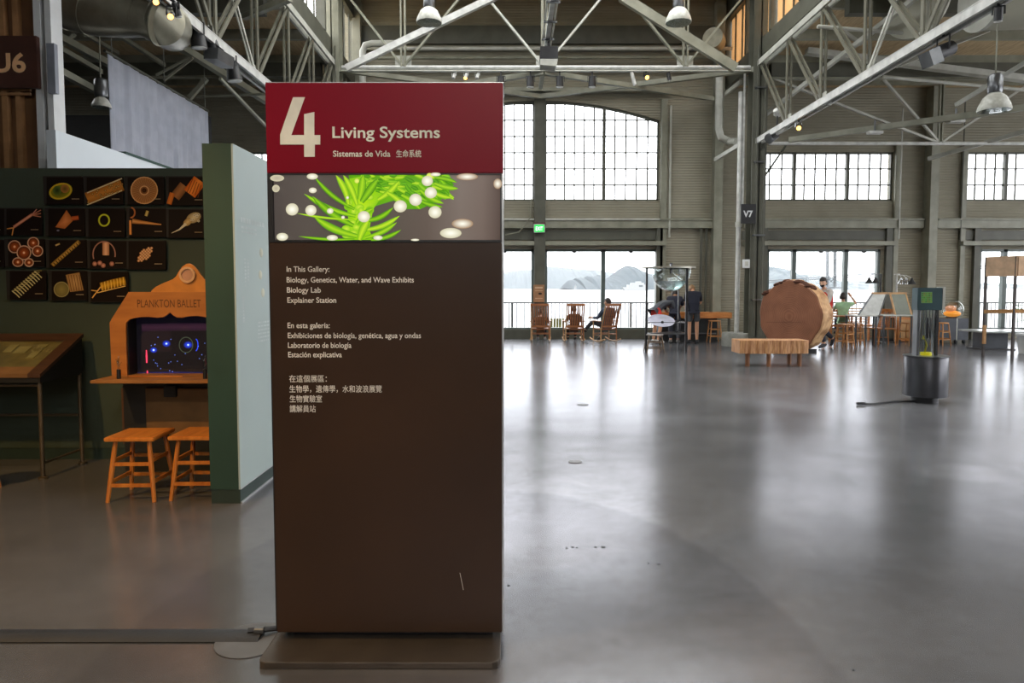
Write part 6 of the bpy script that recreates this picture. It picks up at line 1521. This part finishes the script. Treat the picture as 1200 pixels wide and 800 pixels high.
def person(label, loc, rz, J, skin, hair, top, bottom, shoes, s=1.0, look=(0, 0), sleeve=.95, legs='trousers', hairlong=False, extra=None, shirt_r=1.0, mask=None):
    t = thing('person', label, 'person', loc, rz)
    G = lambda k: V(J[k])*s
    def P_(k, r): return (G(k), r*s if not isinstance(r, tuple) else (r[0]*s, r[1]*s))
    nodes = {'pelvis': P_('pelvis', (.10,.08)), 'spine': P_('spine', (.085,.065)), 'chest': P_('chest', (.105,.08)), 'neck': P_('neck', .058), 'nape': P_('nape', .052)}
    edges = [('pelvis','spine'),('spine','chest'),('chest','neck'),('neck','nape')]
    for q in 'LR':
        nodes.update({q+'sh': P_(q+'sh', .046), q+'el': P_(q+'el', .04), q+'wr': P_(q+'wr', .026), q+'hip': P_(q+'hip', .072), q+'kn': P_(q+'kn', .056), q+'an': P_(q+'an', .037), q+'to': P_(q+'to', .03)})
        nodes[q+'ub'] = ((G(q+'sh')+G(q+'el'))/2, .046*s); nodes[q+'cf'] = ((G(q+'kn')*.62+G(q+'an')*.38), .054*s)
        edges += [('chest',q+'sh'),(q+'sh',q+'ub'),(q+'ub',q+'el'),(q+'el',q+'wr'),('pelvis',q+'hip'),(q+'hip',q+'kn'),(q+'kn',q+'cf'),(q+'cf',q+'an'),(q+'an',q+'to')]
    vs, fs = skin_graph(nodes, edges, 'pelvis')
    b = MB(); b.add(vs, fs); b.smooth = True
    hc = G('head'); Rm = head_mesh(b, hc, look[0], look[1], s)
    for q, sd in (('L',-1),('R',1)): hand_mesh(b, G(q+'wr'), G(q+'wr')-G(q+'el'), (0,0,1) if abs((G(q+'wr')-G(q+'el')).normalized().z) < .8 else (0,1,0), s, sd)
    def bld(mb, nm, m): 
        me_off = world_off(t); mb.v = [p+me_off for p in mb.v]; return mb.build(nm, m, t)
    bld(b, 'body', skin)
    # clothes follow the body as slightly larger surfaces
    hem = G('pelvis')+(G('pelvis')-G('spine')).normalized()*.05*s
    cn = {'hem': (hem, (.14*s,.118*s)), 'pelvis': P_('pelvis', (.152*shirt_r,.125*shirt_r)), 'spine': P_('spine', (.14*shirt_r,.115*shirt_r)), 'chest': P_('chest', (.16*shirt_r,.126*shirt_r)), 'collar': (G('neck'), .07*s)}
    ce_ = [('hem','pelvis'),('pelvis','spine'),('spine','chest'),('chest','collar')]
    for q in 'LR':
        cn[q+'sh'] = P_(q+'sh', .074); e = G(q+'sh').lerp(G(q+'el'), min(1, sleeve)); cn[q+'s1'] = (e, .056*s); ce_ += [('chest',q+'sh'),(q+'sh',q+'s1')]
        if sleeve > 1: cn[q+'s2'] = (G(q+'el').lerp(G(q+'wr'), sleeve-1), .04*s); ce_.append((q+'s1',q+'s2'))
    c = MB(); c.add(*skin_graph(cn, ce_, 'pelvis')); c.smooth = True; bld(c, 'shirt', top)
    pn = {'waist': ((G('pelvis')*.6+G('spine')*.4), (.14*s,.112*s)), 'pelvis': P_('pelvis', (.152,.122))}; pe_ = [('waist','pelvis')]
    for q in 'LR':
        pn[q+'hip'] = P_(q+'hip', .108); pe_.append(('pelvis',q+'hip'))
        if legs == 'shorts': pn[q+'k1'] = (G(q+'hip').lerp(G(q+'kn'), .85), .092*s); pe_.append((q+'hip',q+'k1'))
        else: pn[q+'k1'] = P_(q+'kn', .075); pn[q+'a1'] = (G(q+'kn').lerp(G(q+'an'), .9), .056*s); pe_ += [(q+'hip',q+'k1'),(q+'k1',q+'a1')]
    c = MB(); c.add(*skin_graph(pn, pe_, 'pelvis')); c.smooth = True; bld(c, legs, bottom)
    for q in 'LR':
        a = G(q+'an'); e = G(q+'to'); d = (e-a); d2 = d.normalized(); c = MB(); c.tube([a-d2*.05*s+V((0,0,-.012)), a+V((0,0,-.01)), a.lerp(e,.6), e+d2*.03*s], [.036*s,.05*s,.045*s,.03*s], 10); bld(c, 'shoe', shoes)
    # hair: cap over crown and back of the head
    h = MB(); nu, nv = 20, 12; vs = []; fs = []
    for i in range(nv+1):
        ph = pi*(.0+.66*i/nv)
        for k in range(nu):
            a = 2*pi*k/nu; x = sin(ph)*cos(a); y = sin(ph)*sin(a); z = cos(ph); r = 1.14
            if y > .2 and z < .45: r = .92
            if hairlong and y < .1 and z < .1: r = 1.3
            vs.append(hc+Rm @ V((x*.078*r, y*.096*r-.004, z*.12*r+.004))*s)
    for i in range(nv):
        for k in range(nu): fs.append((i*nu+k, i*nu+(k+1)%nu, (i+1)*nu+(k+1)%nu, (i+1)*nu+k))
    h.add(vs, fs); h.smooth = True; bld(h, 'hair', hair)
    for sx in (-1, 1):
        e = MB(); e.sphere(hc+Rm @ V((sx*.03, .083, .012))*s, .011*s, 8, 6); bld(e, 'eye', M['eye'])
    mo = MB(); mo.sphere(hc+Rm @ V((0, .088, -.052))*s, .016*s, 8, 6, (1.3,.4,.35)); bld(mo, 'mouth', M['lip'])
    if mask: 
        k = MB(); k.sphere(hc+Rm @ V((0, .062, -.045))*s, .055*s, 12, 8, (1,.75,.9)); bld(k, 'face_mask', mask)
    return t
M['eye'] = mat('dark eye', (30,24,22), .3); M['lip'] = mat('lip', (150,84,78), .5)
SK1 = mat('warm skin', (206,156,124), .5, c2=(196,144,112)); SK2 = mat('light skin', (222,178,150), .5, c2=(212,166,138))
HR = mat('dark brown hair', (48,36,30), .6, c2=(34,26,22), scale=20, bump=.4); HR2 = mat('sandy hair', (150,116,78), .6, scale=20)
def cl(nm, c): return mat(nm, c, .8, scale=8, bump=.1)
SIT = dict(pelvis=(0,-.08,.50), spine=(0,-.13,.66), chest=(0,-.17,.86), neck=(0,-.17,1.0), nape=(0,-.155,1.06), head=(0,-.13,1.15),
 Lsh=(-.18,-.17,.93), Lel=(-.26,-.02,.70), Lwr=(-.27,.22,.68), Rsh=(.18,-.17,.93), Rel=(.26,-.02,.70), Rwr=(.27,.22,.68),
 Lhip=(-.09,-.02,.49), Lkn=(-.12,.38,.50), Lan=(-.13,.46,.09), Lto=(-.14,.6,.045), Rhip=(.09,-.02,.49), Rkn=(.12,.38,.50), Ran=(.13,.46,.09), Rto=(.14,.6,.045))
def low(J, dz): 
    K = dict(J)
    for k in ('spine','chest','neck','nape','head','Lsh','Rsh'): K[k] = (K[k][0], K[k][1]+.02, K[k][2]-dz)
    return K
(l0, r0_), (l1, r1_), (l2, r2_) = chair_pos
def seat_at(loc, rz, off=-.0): return (loc[0], loc[1], 0)
person('small seated person leaning back in the leftmost rocking chair, seen through its slats', seat_at(l0, r0_), r0_, low(SIT, .1), SK1, HR, cl('brown jumper',(120,86,64)), cl('dark jeans',(44,50,64)), cl('white shoes',(200,200,200)), .78, (.1, -.15))
person('person in a dark brown top seated in the middle rocking chair', seat_at(l1, r1_), r1_, low(SIT, .05), SK1, HR, cl('dark brown top',(84,60,52)), cl('black trousers',(30,30,34)), cl('dark shoes',(40,36,36)), .82, (0, 0), sleeve=1.6)
J = dict(SIT); J['Lkn'] = (-.2,.40,.56); J['Lan'] = (-.26,.72,.30); J['Lto'] = (-.28,.84,.36); J['Lwr'] = (-.30,.30,.70)
person('dark haired person in a blue grey top seated in the rightmost rocking chair, foot raised', seat_at(l2, r2_), r2_, J, SK1, HR, cl('blue grey top',(70,84,104)), cl('charcoal trousers',(60,62,70)), cl('dark shoes',(40,36,36)) , .95, (.5, 0), sleeve=1.7)
# three visitors bending over the counter
BEND = dict(pelvis=(0,-.1,.92), spine=(0,.08,1.06), chest=(0,.3,1.14), neck=(0,.44,1.16), nape=(0,.5,1.15), head=(0,.59,1.12),
 Lsh=(-.17,.32,1.13), Lel=(-.2,.4,.88), Lwr=(-.15,.55,.8), Rsh=(.17,.32,1.13), Rel=(.2,.4,.88), Rwr=(.15,.55,.8),
 Lhip=(-.09,-.1,.89), Lkn=(-.1,-.04,.49), Lan=(-.1,-.1,.08), Lto=(-.11,.05,.045), Rhip=(.09,-.1,.89), Rkn=(.1,-.02,.49), Ran=(.1,-.1,.08), Rto=(.11,.05,.045))
STAND = dict(pelvis=(0,0,.93), spine=(0,.01,1.1), chest=(0,.04,1.3), neck=(0,.1,1.43), nape=(0,.15,1.48), head=(0,.22,1.5),
 Lsh=(-.18,.05,1.37), Lel=(-.21,.12,1.1), Lwr=(-.15,.33,1.0), Rsh=(.18,.05,1.37), Rel=(.21,.12,1.1), Rwr=(.15,.33,1.0),
 Lhip=(-.09,0,.9), Lkn=(-.1,.02,.5), Lan=(-.1,-.02,.08), Lto=(-.12,.13,.045), Rhip=(.09,0,.9), Rkn=(.1,.02,.5), Ran=(.1,-.02,.08), Rto=(.12,.13,.045))
q = P(777, 395, 18.3); person('visitor bending far forward in a dark grey top and bright red shorts', (q.x-.12, 18.3, 0), R(-62), BEND, SK1, HR, cl('dark grey top',(72,74,80)), cl('red shorts',(226,62,48)), cl('white trainers',(210,210,206)), .98, (0, -.7), .9, 'shorts')
q = P(790, 395, 18.45); person('visitor in a dark navy patterned dress top leaning over between the other two', (q.x-.02, 18.35, 0), R(-14), low(STAND,.1), SK1, HR, cl('navy patterned top',(34,36,52)), cl('navy trousers',(44,46,60)), cl('grey shoes',(120,116,112)), .95, (0, -.6), 1.2, hairlong=True)
q = P(811, 395, 18.4); person('visitor in a navy T-shirt and grey shorts standing at the counter with head lowered', (q.x, 18.3, 0), R(-4), low(STAND,.04), SK1, HR2, cl('navy shirt',(16,20,38)), cl('grey shorts',(92,94,98)), cl('black shoes',(36,36,38)), 1.0, (0, -.9), .95, 'shorts')
# masked person in a red vest walking behind the log
WALK = dict(pelvis=(0,0,.92), spine=(0,.01,1.1), chest=(0,.03,1.3), neck=(0,.04,1.44), nape=(0,.06,1.5), head=(0,.09,1.59),
 Lsh=(-.18,.03,1.38), Lel=(-.2,.12,1.12), Lwr=(-.08,.3,1.16), Rsh=(.18,.03,1.38), Rel=(.22,.1,1.12), Rwr=(.06,.3,1.18),
 Lhip=(-.09,0,.89), Lkn=(-.1,.2,.52), Lan=(-.1,.12,.1), Lto=(-.1,.26,.05), Rhip=(.09,0,.89), Rkn=(.1,-.04,.48), Ran=(.1,-.42,.2), Rto=(.1,-.36,.07))
q = P(966, 400, 16.9); pr = person('masked person in a red vest over a pale shirt walking behind the log slice', (q.x, 16.9, 0), R(115), WALK, SK2, HR, cl('pale grey shirt',(198,190,184)), cl('dark blue trousers',(44,50,66)), cl('dark trainers',(60,60,66)), 1.02, (.3, -.25), 1.9, mask=cl('black mask',(28,28,32)))
# the vest is a child of that person
def vest(t, J, s, m):
    G = lambda k: V(J[k])*s
    n = {'pelvis': (G('pelvis')+V((0,0,-.1)), (.2*s,.18*s)), 'spine': (G('spine'), (.19*s,.165*s)), 'chest': (G('chest'), (.2*s,.17*s)), 'L': (G('Lsh')*.8+G('chest')*.2, .09*s), 'R': (G('Rsh')*.8+G('chest')*.2, .09*s)}
    c = MB(); c.add(*skin_graph(n, [('pelvis','spine'),('spine','chest'),('chest','L'),('chest','R')], 'pelvis')); c.smooth = True; o = world_off(t); c.v = [p+o for p in c.v]; c.build('vest', m, t)
vest(pr, WALK, 1.02, cl('red vest',(206,44,34)))
SITR = dict(SIT); SITR.update(Rsh=(.18,-.15,.95), Rel=(.36,-.02,.98), Rwr=(.22,.0,1.18), Lel=(-.24,.02,.74), Lwr=(-.18,.26,.74), chest=(0,-.1,.88), neck=(0,-.09,1.02), nape=(0,-.08,1.08), head=(0,-.05,1.17), spine=(0,-.1,.68))
q = P(989, 396, 18.5); person('dark haired visitor in a pale green top sitting at the table with one arm raised', (q.x, 18.62, .2), R(-20), SITR, SK1, HR, cl('pale green top',(176,220,176)), cl('dark leggings',(40,50,66)), cl('dark trainers',(50,54,62)), .9, (-.3, 0), .7, hairlong=True)
t = thing('round_stool', 'wooden stool the green shirted visitor sits on', 'stool', (q.x, 18.55, 0))
bpy.data.objects.remove(t); dup(proto, (q.x+.02, 18.55, 0), .3, 'wooden stool the green shirted visitor sits on', sc=.95)
